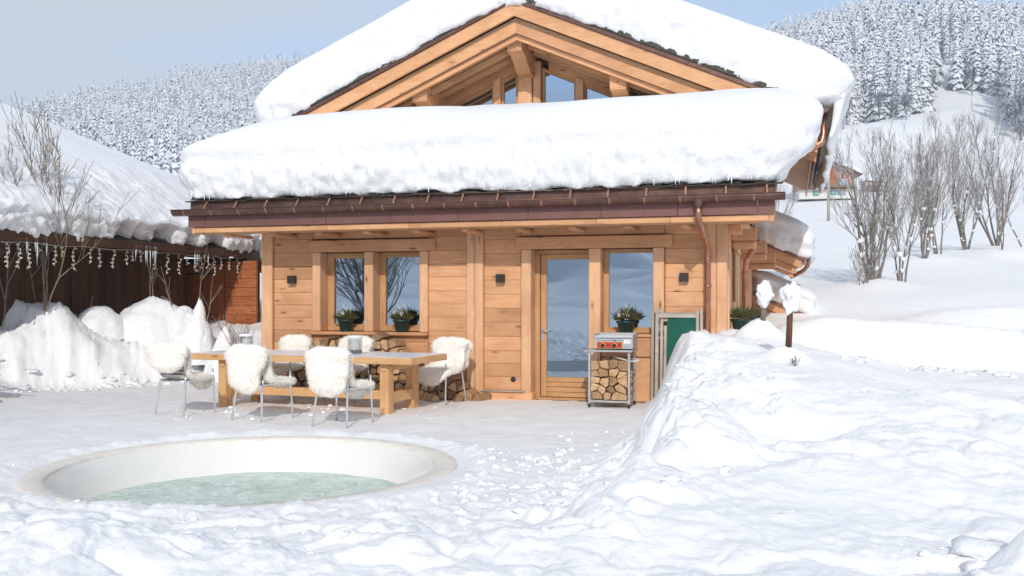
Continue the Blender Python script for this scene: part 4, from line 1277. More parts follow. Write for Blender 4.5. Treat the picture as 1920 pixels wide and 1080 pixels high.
def fleece(seed, back_low=.52, top=.91, wtop=.27, wback=.25, wseat=.24, front=.36, skew=0.0, tufts=17000, shoulder=.0):
    """closed fluffy pad draped over a chair back and its seat, in chair coordinates"""
    rg = np.random.default_rng(seed)
    path = [(-.345, back_low, wback * .62), (-.35, back_low + .06, wback * .85), (-.345, (back_low + top) / 2, wback), (-.335, top - .07, wtop), (-.30, top + .015, wtop), (-.255, top - .05, wtop),
            (-.225, .72, wtop * .93), (-.19, .54, wseat), (-.10, .485, wseat * 1.05), (.05, .475, wseat * 1.1), (.20, .475, wseat), (.275, .44, wseat * .9), (.29, front, wseat * .6)]
    path = np.array(path); d = np.r_[0, np.cumsum(np.hypot(np.diff(path[:, 0]), np.diff(path[:, 1])))]
    ns_, nw = 90, 44
    s = np.linspace(0, d[-1], ns_)
    py = np.interp(s, d, path[:, 0]); pz = np.interp(s, d, path[:, 1]); pw = np.interp(s, d, path[:, 2])
    k = np.ones(5) / 5
    for _ in range(2):
        py[2:-2] = np.convolve(py, k, 'same')[2:-2]; pz[2:-2] = np.convolve(pz, k, 'same')[2:-2]; pw[2:-2] = np.convolve(pw, k, 'same')[2:-2]
    ty_ = np.gradient(py); tz_ = np.gradient(pz); L = np.hypot(ty_, tz_); ty_ /= L; tz_ /= L
    ny_, nz_ = -tz_, ty_           # outward = left of travel
    loop = np.linspace(0, 2 * np.pi, nw, endpoint=False)
    G = []
    for i in range(ns_):
        e = math.sin(math.pi * min(1, min(i, ns_ - 1 - i) / 7 + .02) / 2)
        wl = pw[i] * (1 + .13 * float(vnoise(np.array([s[i] * 5]), 0, 0, seed)[0])); wr_ = pw[i] * (1 + .13 * float(vnoise(np.array([s[i] * 5]), 9, 0, seed + 1)[0]))
        for a in loop:
            cx = math.cos(a); cx = math.copysign(abs(cx) ** .75, cx); sn = math.sin(a)
            X = cx * (wr_ if cx > 0 else wl) * (.35 + .65 * e) + skew * (.9 - pz[i]) 
            th = .042 * math.copysign(abs(sn) ** .6, sn) * e
            droop = -.10 * max(0, abs(cx) - .45) ** 1.5 if pz[i] > .8 else 0
            # outside of the drape
            G.append((X, py[i] + ny_[i] * th * (-1), pz[i] + nz_[i] * th * (-1) + droop))
    G = np.array(G).reshape(ns_, nw, 3)
    ctr = G.mean(axis=1, keepdims=True)
    lump = billow(G[..., 0] * 6, G[..., 1] * 6, G[..., 2] * 6, 3, seed + 5) - .28
    dirn = G - ctr; 
    nrm = np.cross(np.gradient(G, axis=0), np.gradient(G, axis=1)); nrm /= (np.linalg.norm(nrm, axis=2, keepdims=True) + 1e-9)
    if (nrm * dirn).sum() < 0: nrm = -nrm
    G = G + nrm * (lump[..., None] * .028)
    V = G.reshape(-1, 3)
    i = np.arange(ns_ - 1)[:, None] * nw; j = np.arange(nw)[None, :]; j2 = (j + 1) % nw
    F = np.stack([i + j, i + j2, i + nw + j2, i + nw + j], -1).reshape(-1, 4)
    Ft = np.concatenate([F[:, [0, 1, 2]], F[:, [0, 2, 3]]])
    # curls of wool
    qi = rg.integers(0, ns_ - 1, tufts); qj = rg.integers(0, nw, tufts); fi = rg.random(tufts)[:, None]; fj = rg.random(tufts)[:, None]
    P = (G[qi, qj] * (1 - fi) + G[qi + 1, qj] * fi) * (1 - fj) + (G[qi, (qj + 1) % nw] * (1 - fi) + G[qi + 1, (qj + 1) % nw] * fi) * fj
    Nn = nrm[qi, qj]
    dr = Nn + rg.normal(0, .55, (tufts, 3)) + np.array([0, 0, -.35]); dr /= np.linalg.norm(dr, axis=1, keepdims=True)
    side = np.cross(dr, rg.normal(0, 1, (tufts, 3))); side /= np.linalg.norm(side, axis=1, keepdims=True)
    Ln = rg.uniform(.012, .036, (tufts, 1)); wd_ = rg.uniform(.0018, .004, (tufts, 1))
    T3 = np.stack([P - Nn * .006 - side * wd_, P - Nn * .006 + side * wd_, P + dr * Ln], 1).reshape(-1, 3)
    b = len(V); FT = np.arange(len(T3)).reshape(-1, 3) + b
    return np_mesh('sheepskin', np.concatenate([V, T3]), np.concatenate([Ft, FT]))
chair0 = make_chair()
spots = [
    (-4.26, 12.62, -24, 'leftmost near chair, its fleece short so the grey backrest shows', dict(back_low=.56, wback=.28, wtop=.30, front=.30), 'cream sheepskin over the leftmost near chair, hanging short behind'),
    (-3.12, 12.10, -27, 'middle of the three near chairs, one arm hoop showing beside its fleece', dict(back_low=.34, wback=.25, wtop=.32, skew=.08, wseat=.27), 'cream sheepskin over the middle near chair, tapering to a low point'),
    (-2.02, 11.55, -22, 'nearest chair, in front of the right half of the table', dict(back_low=.36, wback=.27, wtop=.275, wseat=.27, front=.28), 'long cream sheepskin over the nearest chair, covering its whole back'),
    (-3.42, 14.55, 160, 'far chair behind the left part of the table', dict(back_low=.5), 'sheepskin humped above the table behind the left candle jar'),
    (-2.42, 14.25, 160, 'far chair behind the table beside the right candle jar', dict(back_low=.5), 'sheepskin showing above the table just left of the right candle jar'),
    (-1.02, 13.85, 150, 'chair at the right end of the table, beside the firewood pile', dict(back_low=.42, wtop=.30, wseat=.28, front=.27), 'sheepskin spread over the chair by the right end of the table'),
]
for i, (x, y, a, lab, kw, fl) in enumerate(spots):
    a = math.radians(a)
    c = chair0 if i == 0 else dup(chair0, (0, 0, 0), 0)
    c.location = (x, y, .0); c.rotation_euler = (0, 0, a)
    c['label'] = 'metal ' + lab; c['group'] = 'aluminium chairs round the table'
    o = link('sheepskin', fleece(600 + i * 7, **kw), M['fleece'], loc=(x, y, 0), rot=(0, 0, a))
    tag(o, fl, 'sheepskin', 'sheepskins on the chairs')
    o.data['_'] = 0
    del o.data['_']

# folded wooden deck chair at the left frame edge
t = thing('deck_chair', (-7.72, 14.0, 0), R(20), 'weathered wooden garden chair at the left edge of the terrace', 'garden chair')
plank('arm', -.28, .30, -.29, -.22, .56, .595, 'grey_x', t, .008); plank('arm', -.28, .30, .22, .29, .56, .595, 'grey_x', t, .008)
for y in (-.25, .25):
    MB().tube([(.24, y, 0), (-.20, y, .57)], .024, 6).build('leg', M['grey_x'], t)
    MB().tube([(-.26, y, 0), (.02, y, .57)], .022, 6).build('leg', M['grey_x'], t)
    MB().tube([(-.30, y * .8, .30), (-.46, y * .8, 1.0)], .022, 6).build('back_post', M['grey_z'], t)
    plank('ground_rail', -.3, .32, y - .025, y + .025, .0, .045, 'grey_x', t, .008)
for k in range(6): plank('seat_slat', -.28 + k * .09, -.28 + k * .09 + .07, -.23, .23, .36, .38, 'grey_x', t, .004)
for k in range(5): 
    o = plank('back_slat', -.01, .01, -.20, .20, 0, .09, 'grey_x', t, .004); o.location = (-.33 - k * .03, 0, .46 + k * .13)

# ------------------------------------------------------------------ firewood
def clip_poly(poly, px, py, nx_, ny_):
    out = []
    for k in range(len(poly)):
        a, b = poly[k], poly[(k + 1) % len(poly)]
        da = (a[0] - px) * nx_ + (a[1] - py) * ny_; db = (b[0] - px) * nx_ + (b[1] - py) * ny_
        if da <= 0: out.append(a)
        if (da < 0 < db) or (db < 0 < da):
            t_ = da / (da - db); out.append((a[0] + (b[0] - a[0]) * t_, a[1] + (b[1] - a[1]) * t_))
    return out
def cells(sites, box):
    res = []
    x0, x1, z0, z1 = box
    for i, (x, z) in enumerate(sites):
        poly = [(x0, z0), (x1, z0), (x1, z1), (x0, z1)]
        for j, (a, b) in enumerate(sites):
            if i == j or abs(a - x) > .5 or abs(b - z) > .5: continue
            poly = clip_poly(poly, (a + x) / 2, (b + z) / 2, a - x, b - z)
            if len(poly) < 3: break
        if len(poly) >= 3: res.append(poly)
    return res
def end_mat():
    m, nt, p = mat_new('split_wood_end')
    v = coords(nt, rnd=True)
    wv = nd(nt, 'ShaderNodeTexWave', Scale=9.0, Distortion=4.0); wv.wave_type = 'RINGS'; nt.links.new(v, wv.inputs['Vector'])
    n = noise(nt, v, 14, 5)
    c = ramp(nt, n, [(.3, (.42, .25, .125)), (.65, (.66, .44, .25))])
    c = mix(nt, mixfac(nt, wv.outputs['Fac'], .3), c, (.40, .24, .12))
    oi = nt.nodes.new('ShaderNodeObjectInfo')
    tone = ramp(nt, oi.outputs['Random'], [(0, (.42, .38, .34)), (.35, (.7, .66, .62)), (.6, (1, 1, 1)), (1, (1.08, 1.04, 1))])
    nt.links.new(mix(nt, 1.0, c, tone, 'MULTIPLY'), p.inputs['Base Color']); p.inputs['Roughness'].default_value = .8
    bump(nt, p, n, .5, .01)
    return m
M['logend'] = end_mat()
M['logside'] = plain('log_bark', (.20, .13, .08), .9, 0, .4, 18, .6)
def log(poly, v0, ln, label, group, shrink=.93):
    shrink *= random.uniform(.82, .98)
    cx = sum(p[0] for p in poly) / len(poly); cz = sum(p[1] for p in poly) / len(poly)
    # drop slivers, round the corners a little
    P = [(cx + (x - cx) * shrink, cz + (z - cz) * shrink) for x, z in poly]
    Q = [P[0]]
    for p in P[1:]:
        if math.dist(p, Q[-1]) > .022: Q.append(p)
    if len(Q) > 3 and math.dist(Q[0], Q[-1]) < .022: Q.pop()
    if len(Q) < 3: return None
    n = len(Q); vs = []; 
    for (vv, sc) in ((0, .94), (.008, 1.0), (ln, .97)):
        for x, z in Q: vs.append(((x - cx) * sc + rj(.003), vv + rj(.003), (z - cz) * sc + rj(.003)))
    fs = [tuple(range(n))]
    mi = [0]
    bark = random.randrange(n)
    for L_ in (0, 1):
        for k in range(n):
            k2 = (k + 1) % n
            fs.append((L_ * n + k, L_ * n + k2, (L_ + 1) * n + k2, (L_ + 1) * n + k)); mi.append(0 if L_ == 0 else (1 if k == bark else 0))
    fs.append(tuple(2 * n + k for k in range(n))[::-1]); mi.append(0)
    mb = MB()
    for f, m_ in zip(fs, mi): mb.f.append(f); mb.m.append(m_); mb.sm.append(False)
    mb.v = vs
    o = mb.build('firewood_log', [M['logend'], M['logside']], None, W(cx, v0, cz), (rj(.05), rj(.14), -TH + rj(.07)))
    tag(o, label, 'firewood', group)
    return o
random.seed(21)
def jitter_sites(x0, x1, z0f, step, zmax):
    s = []; z = step * .5; r = 0
    while z < zmax:
        x = x0 + (step * .25 if r % 2 else step * .6)
        while x < x1:
            if z < z0f(x): s.append((x + rj(step * .3), z + rj(step * .26)))
            x += step * random.uniform(.85, 1.25)
        z += step * .86; r += 1
    return s
# long pile under the twin windows
prof_h = lambda u: np.interp(u, [-3.6, -3.3, -2.8, -2.5, -2.1, -1.75, -1.45, -1.2, -.95, -.7, -.5], [.6, .80, .92, .84, .95, .88, .62, .40, .36, .30, .18])
st = jitter_sites(-3.5, -.52, prof_h, .142, 1.0)
for poly in cells(st + [(u, float(prof_h(u)) + .09) for u in np.arange(-3.8, -.2, .11)], (-3.75, -.45, 0, 1.2))[:len(st)]:
    pu = sum(p[0] for p in poly) / len(poly); pz = sum(p[1] for p in poly) / len(poly); ph = float(prof_h(pu))
    lv = 'on the ground course' if pz < .15 else ('on top' if pz > ph - .16 else 'midway up')
    wh = ('under the left window' if pu < -2.75 else 'behind the table middle' if pu < -1.95 else 'under the second window' if pu < -1.35 else 'at its low right end')
    log(poly, -.46 + rj(.05), .36, 'split firewood log %s of the pile %s' % (lv, wh), 'logs %s of the pile %s' % (lv, wh), .95)
for (u, v, z, a) in ((-.62, -.60, .05, 30), (-.42, -.42, .05, -20), (-.95, -.68, .05, 50)):
    poly = [(-.07, -.05), (.06, -.055), (.075, .03), (-.01, .07)]
    o = log([(p[0], p[1]) for p in poly], 0, .3, 'stray split log lying in front of the pile by the middle post', 'stray logs by the middle post', 1.0)
    if o: o.location = W(u, v, z); o.rotation_euler = (0, 0, -TH + R(a))

# ------------------------------------------------------------------ griddle trolley
TR = thing('trolley', W(1.60, -.48, 0), -TH, 'grey steel trolley beside the terrace door, stacked with split logs', 'trolley')
x0, x1, y0, y1 = -.29, .29, -.27, .25
for x in (x0, x1 - .03):
    for y in (y0, y1 - .03):
        plank('leg', x, x + .03, y, y + .03, .055, .765, 'steel', TR, .003)
        mb = MB(); mb.tube([(x + .003, y + .015, .028), (x + .027, y + .015, .028)], .026, 12); mb.build('caster', M['black'], TR)
for (nm, z0_, z1_) in (('bottom_frame', .075, .10), ):
    plank('rail', x0 + .03, x1 - .03, y0 + .004, y0 + .026, z0_, z1_, 'steel', TR, .002); plank('rail', x0 + .03, x1 - .03, y1 - .026, y1 - .004, z0_, z1_, 'steel', TR, .002)
    plank('rail', x0 + .004, x0 + .026, y0 + .03, y1 - .03, z0_, z1_, 'steel', TR, .002); plank('rail', x1 - .026, x1 - .004, y0 + .03, y1 - .03, z0_, z1_, 'steel', TR, .002)
for z0_ in (.22, .34, .46):
    plank('side_bar', x1 - .018, x1 - .004, y0 + .03, y1 - .03, z0_, z0_ + .022, 'steel', TR, .002)
plank('bottom_shelf', x0 + .028, x1 - .028, y0 + .028, y1 - .028, .085, .103, 'grey_x', TR, .002)
plank('top_plate', x0 - .055, x1 + .03, y0 - .03, y1 + .02, .768, .797, 'steel', TR, .005)
GR = thing('griddle', W(1.655, -.50, .797), -TH, 'stainless electric griddle with a red control panel, on the trolley', 'griddle')
mb = MB(); mb.prism([(-.20, .015), (-.20, .155), (.19, .155), (.19, .015)], 'x', -.265, .265); mb.build('housing', M['steel'], GR)
mb = MB(); mb.box(-.285, .275, -.215, .20, .158, .178, 0, .004); mb.box(-.285, -.265, -.215, .2, .178, .215, 0, .003); mb.box(.255, .275, -.215, .2, .178, .215, 0, .003); mb.box(-.265, .255, .18, .2, .178, .225, 0, .003); mb.build('hot_plate', M['steel'], GR)
mb = MB(); mb.box(-.262, .258, -.19, .178, .180, .188); mb.build('plate_frost', M['softsnow'], GR)
mb = MB(); mb.box(-.235, .125, -.206, -.2005, .018, .112, 0, .001); mb.build('panel_border', M['gold'], GR)
mb = MB(); mb.box(-.225, .115, -.210, -.2062, .026, .104, 0, .001); mb.build('control_panel', M['red'], GR)
for x in (-.145, .015):
    mb = MB(); mb.tube([(x, -.2105, .062), (x, -.2115, .062)], .034, 20); mb.build('dial_ring', M['gold'], GR)
    mb = MB(); mb.tube([(x, -.212, .062), (x, -.236, .062)], .024, 16); mb.box(x - .005, x + .005, -.243, -.236, .042, .082, 0, .001); mb.build('knob', M['black'], GR)
    mb = MB(); mb.tube([(x + .072, -.2105, .062), (x + .072, -.216, .062)], .010, 10); mb.build('pilot_lamp', M['black'], GR)
for k in range(5): MB().box(-.225 + k * .045, -.20 + k * .045, -.2025, -.2002, .125, .131).build('vent_slot', M['black'], GR)
MB().box(-.005, .035, -.204, -.2002, .121, .134).build('badge', M['black'], GR)
for k in range(3): MB().box(.055 + k * .03, .067 + k * .03, -.2025, -.2002, .125, .131).build('vent_slot', M['black'], GR)
MB().box(.14, .235, -.2045, -.2002, .085, .145, 0, .001).build('white_plate', M['white'], GR)
for x in (-.24, .24): MB().tube([(x, -.17, .0), (x, -.17, .016)], .015, 10).build('foot', M['black'], GR)
mb = MB(); mb.tube([(-.02, .0, 0), (.10, -.03, -.03), (.22, -.04, -.06), (.30, -.02, -.055), (.335, .02, -.045), (.31, .08, -.04), (.20, .10, -.03)], .009, 8)
cb = mb.build('cable', M['white'], None, W(1.66, -.62, .70), (0, 0, -TH)); tag(cb, 'loose white cable looped below the trolley top over the logs', 'cable')
random.seed(5)
st = jitter_sites(1.355, 1.84, lambda u: .46 + .10 * math.sin((u - 1.35) * 6), .118, .60)
cl = cells(st + [(u, .64 + .02 * math.sin(u * 20)) for u in np.arange(1.2, 2.0, .1)], (1.345, 1.855, .0, .66))[:len(st)]
rows_ = {}
for poly in cl:
    q = (sum(p[0] for p in poly) / len(poly), sum(p[1] for p in poly) / len(poly)); rows_.setdefault(int(q[1] / .1015), []).append((q[0], poly))
ORD = ['first', 'second', 'third', 'fourth', 'fifth', 'sixth', 'seventh']
for r_ in sorted(rows_):
    for i_, (q_, poly) in enumerate(sorted(rows_[r_], key=lambda a: a[0])):
        log([(x, z + .105) for x, z in poly], -.735 + rj(.04), .34, 'split log in the steel trolley, %s row from the bottom, %s from the left' % (ORD[min(6, r_)], ORD[min(6, i_)]), 'logs in the trolley', .99)

# ------------------------------------------------------------------ folded loungers leaning on the wall
t = thing('folded_lounger', W(2.49, -.20, .0), -TH, 'folded weathered wooden loungers with green canvas, leaning against the facade right of the window', 'garden lounger')
t.rotation_euler = (R(-5), 0, -TH)
for (a, b, yy, h0, h1) in ((-.33, -.285, -.10, .0, 1.36), (-.265, -.225, -.06, .15, 1.34), (.235, .275, -.10, .0, 1.33), (.285, .325, -.06, .0, 1.36), (-.40, -.36, .0, .0, 1.30)):
    plank('stile', a, b, yy, yy + .04, h0, h1, 'grey_z', t, .006)
for (a, b, yy, z0_, z1_) in ((-.285, .235, -.098, 1.23, 1.285), (-.36, .325, -.02, 1.285, 1.31), (-.225, .235, -.058, 1.18, 1.205), (-.285, -.12, -.05, 1.05, 1.09), (-.285, -.12, -.05, .93, .965), (-.225, -.10, -.05, .8, .83)):
    plank('crossbar', a, b, yy, yy + .03, z0_, z1_, 'grey_x', t, .005)
plank('inner_stile', -.21, -.17, -.09, -.06, .1, 1.12, 'grey_z', t, .005)
for z_ in (.35, .72, 1.31): MB().tube([(-.308, -.106, z_), (-.308, -.10, z_)], .014, 10).build('bolt', M['steel'], t)
nx, nz = 20, 60
gx, gz_ = np.meshgrid(np.linspace(-.165, .225, nx), np.linspace(.05, 1.232, nz))
gy_ = -.075 + .006 * fbm(gx * 6, gz_ * 3, 0, 3, 700) - .004 * np.sin(gx * 9)
V1 = np.stack([gx.ravel(), gy_.ravel(), gz_.ravel()], 1); V2 = V1 + np.array([0, .008, 0]); n_ = len(V1)
i = np.arange(nz - 1)[:, None] * nx; j = np.arange(nx - 1)[None, :]
F = np.stack([i + j, i + j + 1, i + nx + j + 1, i + nx + j], -1).reshape(-1, 4)
link('canvas', np_mesh('canvas', np.concatenate([V1, V2]), np.concatenate([F, F[:, ::-1] + n_])), M['green'], t)

# ------------------------------------------------------------------ flower pots
def pot(u, v, z, lab, s=1.0, seed=0, bare=False, col='needle'):
    rd = random.Random(seed)
    t = thing('flower_pot', W(u, v, z), -TH, lab, 'potted plant', 'potted heather by the windows')
    MB().lathe([(0, 0), (.085 * s, 0), (.09 * s, .01), (.115 * s, .15), (.13 * s, .155), (.132 * s, .19), (.12 * s, .19), (.115 * s, .165), (0, .16)], n=24).build('pot', M['potgreen'], t)
    for nm, mat, cnt, cr in (('foliage', 'needle', 340, .20), ('heather_sprigs', 'needle2', 90, .17)):
        mb = MB()
        for k in range(cnt):
            a = rd.uniform(0, 6.283); r0 = rd.uniform(0, .10) * s; el = rd.uniform(.25, 1.5)
            L = rd.uniform(.07, cr) * s * (1.25 if nm != 'foliage' and rd.random() < .4 else 1)
            p = Vector((r0 * math.cos(a), r0 * math.sin(a), .165 * s + .02))
            d = Vector((math.cos(a) * math.cos(el), math.sin(a) * math.cos(el) * .75, math.sin(el)))
            sd = d.cross(Vector((0, 0, 1))).normalized() * rd.uniform(.005, .011)
            q = p + d * L * .6; e = p + d * L + Vector((0, 0, -.02 * (1.5 - el)))
            mb.add([p - sd * .5, p + sd * .5, q + sd, e, q - sd], [(0, 1, 2, 3, 4)])
        mb.build(nm, M[mat], t)
    if not bare:
        mb = MB()
        for k in range(5):
            c = Vector((rd.uniform(-.10, .06), rd.uniform(-.10, -.04), .27 + rd.uniform(-.04, .05)))
            for q in range(5):
                a = q * 1.257; d1 = Vector((math.cos(a), -.3, math.sin(a))) * .028; d2 = Vector((math.cos(a + .8), -.3, math.sin(a + .8))) * .022
                mb.add([c, c + d1, c + (d1 + d2) * .8, c + d2], [(0, 1, 2, 3)])
        mb.build('flowers', M['petal'], t)
        mb = MB()
        for k in range(4):
            x = rd.uniform(-.05, .08); mb.tube([(x, 0, .2), (x + rj(.02), 0, .34), (x + rj(.05), 0, .42 + rj(.03))], .0035, 4)
        mb.build('stem', M['petal'], t)
pot(-2.745, .06, .985, 'dark green pot of heather on the sill of the far left window', 1.0, 1)
pot(-1.80, .06, .985, 'dark green pot of heather with white blooms on the sill of the second window', 1.02, 2)
pot(1.70, .06, .992, 'dark green pot of heather in the tall window above the griddle', 1.08, 3)
pot(3.30, .45, 1.02, 'bushy evergreen in a pot on the side of the chalet, behind the corner downpipe', 1.1, 4, True)
pot(3.36, 3.6, 1.0, 'small potted shrub farther back along the side wall of the chalet', 1.0, 5, True)
# ------------------------------------------------------------------ snow-buried shrubs and posts
def blob(rx, ry, h, seed, peak=0.0, lean=(0, 0), res=56, lum=.10):
    """heap of snow: rounded or peaked, sunk a little into the ground"""
    a, t = np.meshgrid(np.linspace(0, 2 * np.pi, res * 2, endpoint=False), np.linspace(0, 1, res))
    rad = np.sin(t * np.pi / 2); zz = np.cos(t * np.pi / 2)
    if peak > 0: zz = (1 - peak) * zz + peak * (1 - rad) ** 1.0
    out = 1 + .22 * vnoise(np.cos(a) * 1.3, np.sin(a) * 1.3, zz * 1.4, seed)
    x = rx * rad * out * np.cos(a) + lean[0] * zz; y = ry * rad * out * np.sin(a) + lean[1] * zz; z = h * zz
    b = billow(x * 1.8, y * 1.8, z * 1.8, 4, seed + 3, .5) - .28
    f = fbm(x * 9, y * 9, z * 9, 3, seed + 9)
    nx_, ny_, nz_ = np.cos(a) * rad, np.sin(a) * rad, zz
    dd = lum * 1.6 * b + .006 * f
    x = x + nx_ * dd; y = y + ny_ * dd; z = z + nz_ * dd - .12
    V = np.stack([x.ravel(), y.ravel(), z.ravel()], 1); na = res * 2
    i = np.arange(res - 1)[:, None] * na; j = np.arange(na)[None, :]; j2 = (j + 1) % na
    F = np.stack([i + j, i + na + j, i + na + j2, i + j2], -1).reshape(-1, 4)
    return np_mesh('snow_heap', V, F)
def branch_rec(mb, p, d, L, r, depth, rd, spread=.6, up=.25, minr=.003, seg=3, n=4, kids=(2, 3)):
    pts = [p]; rs = [r]; q = p; dd = d
    for k in range(seg):
        dd = (dd + Vector((rd.uniform(-.16, .16), rd.uniform(-.16, .16), rd.uniform(-.06, .12) + up * .12))).normalized()
        q = q + dd * (L / seg); pts.append(q); rs.append(max(minr, r * (1 - .45 * (k + 1) / seg)))
    mb.tube(pts, rs, n, caps=False)
    if depth <= 0: return
    for k in range(rd.randint(*kids)):
        f = rd.uniform(.35, 1.0); i = min(seg - 1, int(f * seg)); b = pts[i].lerp(pts[i + 1], f * seg - i)
        az = rd.uniform(0, 6.283); s = rd.uniform(.5, 1.0) * spread
        perp = dd.orthogonal().normalized(); perp = Matrix.Rotation(az, 3, dd) @ perp
        nd_ = (dd * math.cos(s) + perp * math.sin(s) + Vector((0, 0, up))).normalized()
        branch_rec(mb, b, nd_, L * rd.uniform(.5, .78), max(minr, rs[i] * .6), depth - 1, rd, spread, up, minr, 3, n if depth > 2 else 3, kids)
    branch_rec(mb, pts[-1], dd, L * .6, rs[-1], depth - 1, rd, spread, up, minr, 3, 3, kids)
def shrub(x, y, rx, ry, h, lab, seed, peak=0, lean=(0, 0), twigs=4, tw_h=.55, tw_at=None, lum=.10):
    z = hz(x, y) - (.30 if 'hood' in lab else .05)
    t = thing('snowy_shrub', (x, y, z), 0, lab, 'snowy shrub')
    link('snow_heap', blob(rx, ry, h, seed, peak, lean, lum=lum), M['snow'], t)
    rd = random.Random(seed); mb = MB()
    for k in range(twigs):
        bx, by, bz = tw_at[k % len(tw_at)] if tw_at else (lean[0] * .8 + rd.uniform(-.3, .3) * rx, lean[1] + rd.uniform(-.5, .1) * ry, h * .75)
        branch_rec(mb, Vector((bx, by, bz)), Vector((rd.uniform(-.45, .45), rd.uniform(-.25, .1), 1)).normalized(), tw_h * rd.uniform(.6, 1), .012, 1, rd, .8, .1, .005, kids=(1, 3))
    if twigs: mb.build('twigs', M['lightbark'], t)
shrub(-7.55, 17.7, .55, .45, .60, 'low domed snow heap over a shrub, second from the left before the barn', 801, twigs=1, tw_h=.2, lum=.05)
shrub(-6.80, 18.15, .80, .6, .98, 'tallest broad snow heap over a shrub, a twiggy sapling poking from its top', 802, .25, (.05, 0), 3, .5, tw_at=[(.02, -.05, .85), (.45, -.15, .68), (.05, 0, .85)])
shrub(-6.2, 18.2, .5, .5, .90, 'lumpy snow heap over a shrub joined to the right of the tallest one', 803, 0, (0, 0), 1, .3, lum=.16)
shrub(-5.82, 18.0, .38, .36, 1.22, 'narrow pointed snow cone over a shrub, left of the twig in its top', 804, .75, (0, 0), 2, .75, tw_at=[(0, 0, .95), (.15, -.05, .7)])
shrub(-5.25, 17.7, .46, .42, 1.12, 'stubby snow cone over a shrub, rightmost in the row before the red shed', 805, .5, (0, 0), 3, .5, tw_at=[(0, 0, .85)])
shrub(-4.72, 17.2, .42, .34, .62, 'small spiky shrub half buried behind the left candle jar', 806, .2, (0, 0), 14, .42, lum=.05)

# posts with caps of snow on the right bank
def post_cap(x, y, h, lab, seed, r=.035):
    z = hz(x, y) - .05
    t = thing('marker_post', (x, y, z), 0, lab, 'post')
    MB().tube([(0, 0, 0), (.012, 0, h * .5), (.02, 0, h)], [r, r * .95, r * .9], 10).build('pole', M['dark_z'] if seed > 900 else M['bark'], t)
    IV, IF = ico(4)
    n_ = vnoise(IV[:, 0] * 2.2 + seed, IV[:, 1] * 2.2, IV[:, 2] * 2.6, 7) * .45 + vnoise(IV[:, 0] * 5 + seed, IV[:, 1] * 5, IV[:, 2] * 5, 8) * .26
    notch = -.45 * np.exp(-((IV[:, 0] - .1) ** 2 + (IV[:, 2] + .15) ** 2) / .09) * (IV[:, 1] < 0)
    V = IV * (1 + n_ + notch)[:, None] * np.array([.088, .085, .155]) + np.array([.02, 0, h + .07])
    link('snow_cap', np_mesh('snow_cap', V, IF), M['snow'], t)
post_cap(3.02, 10.55, .50, 'wooden post topped with a ring of snow, nearer of two on the right bank', 902)
post_cap(3.26, 12.55, .30, 'snow-wrapped post by the chalet corner, farther of two on the bank', 896)
mb = MB(); rd = random.Random(4)
for k in range(6): branch_rec(mb, Vector((0, 0, 0)), Vector((rd.uniform(-1, 1), rd.uniform(-.4, .1), .7)).normalized(), .07, .006, 1, rd, .8, .1, .003)
o = mb.build('dead_sprig', M['bark'], None, (2.98, 10.15, hz(2.98, 10.15) + .0)); tag(o, 'tuft of dead twigs poking out of the snow just below the nearer post', 'twigs')

# ------------------------------------------------------------------ bare trees
def bare_tree(x, y, h, lab, seed, stems=1, spread=.25, depth=4, r=.05, group=None, mat='bark', tm='twig', L=None, kids=(2, 3), bspread=.6, up=.3, lean=(0, 0), cat='tree', dz=0):
    z = hz(x, y) - .05 + dz
    rd = random.Random(seed)
    t = thing('bare_tree', (x, y, z), 0, lab, cat, group)
    mt = MB(); mw = MB()
    for s in range(stems):
        a = rd.uniform(0, 6.283); q = rd.uniform(.02, .16) * (stems > 1)
        p = Vector((q * math.cos(a), q * math.sin(a), 0)); hh = h * rd.uniform(.75, 1.0)
        d = Vector((math.cos(a) * spread * rd.uniform(.3, 1) + lean[0], math.sin(a) * spread * rd.uniform(.3, 1) + lean[1], 1)).normalized()
        pts = [p]; rs = [r * rd.uniform(.7, 1)]; n = 9
        for k in range(n):
            d = (d + Vector((rd.uniform(-.17, .17), rd.uniform(-.17, .17), .09))).normalized()
            pts.append(pts[-1] + d * hh / n); rs.append(max(.006, rs[0] * (1 - .88 * (k + 1) / n)))
        mt.tube(pts, rs, 6, caps=False)
        for k in range(2, n + 1):
            for _ in range(rd.randint(*kids)):
                az = rd.uniform(0, 6.283); sp = rd.uniform(.5, 1) * bspread
                perp = Matrix.Rotation(az, 3, d) @ d.orthogonal().normalized()
                dd = (d * math.cos(sp) + perp * math.sin(sp) + Vector((0, 0, up * .6))).normalized()
                branch_rec(mw, pts[k], dd, (L or h * .26) * rd.uniform(.5, 1) * (1.15 - .5 * k / n), max(.005, rs[k] * .55), depth - 2, rd, .55, up, .0045, 3, 4, (1, 3))
    mt.build('trunk', M[mat], t); mw.build('branches', M[tm], t)
    if stems > 2 and h > 2.5 and x > 5:
        IV, IF = ico(1); pv_ = mt.v; V_ = []; F_ = []
        for k in range(22):
            c = Vector(pv_[rd.randrange(len(pv_))])
            if c.z < .25: continue
            s_ = rd.uniform(.03, .08) * (1.2 if c.z < h * .5 else .7); b_ = len(V_) * len(IV)
            V_.append(IV * np.array([s_, s_, s_ * rd.uniform(.6, 1.3)]) * (1 + .3 * vnoise(IV[:, 0] * 2 + k, IV[:, 1] * 2, IV[:, 2] * 2, 5))[:, None] + np.array(c)); F_.append(IF + b_)
        link('snow_puffs', np_mesh('snow_puffs', np.concatenate(V_), np.concatenate(F_)), M['softsnow'], t)['kind'] = 'stuff'
    return t
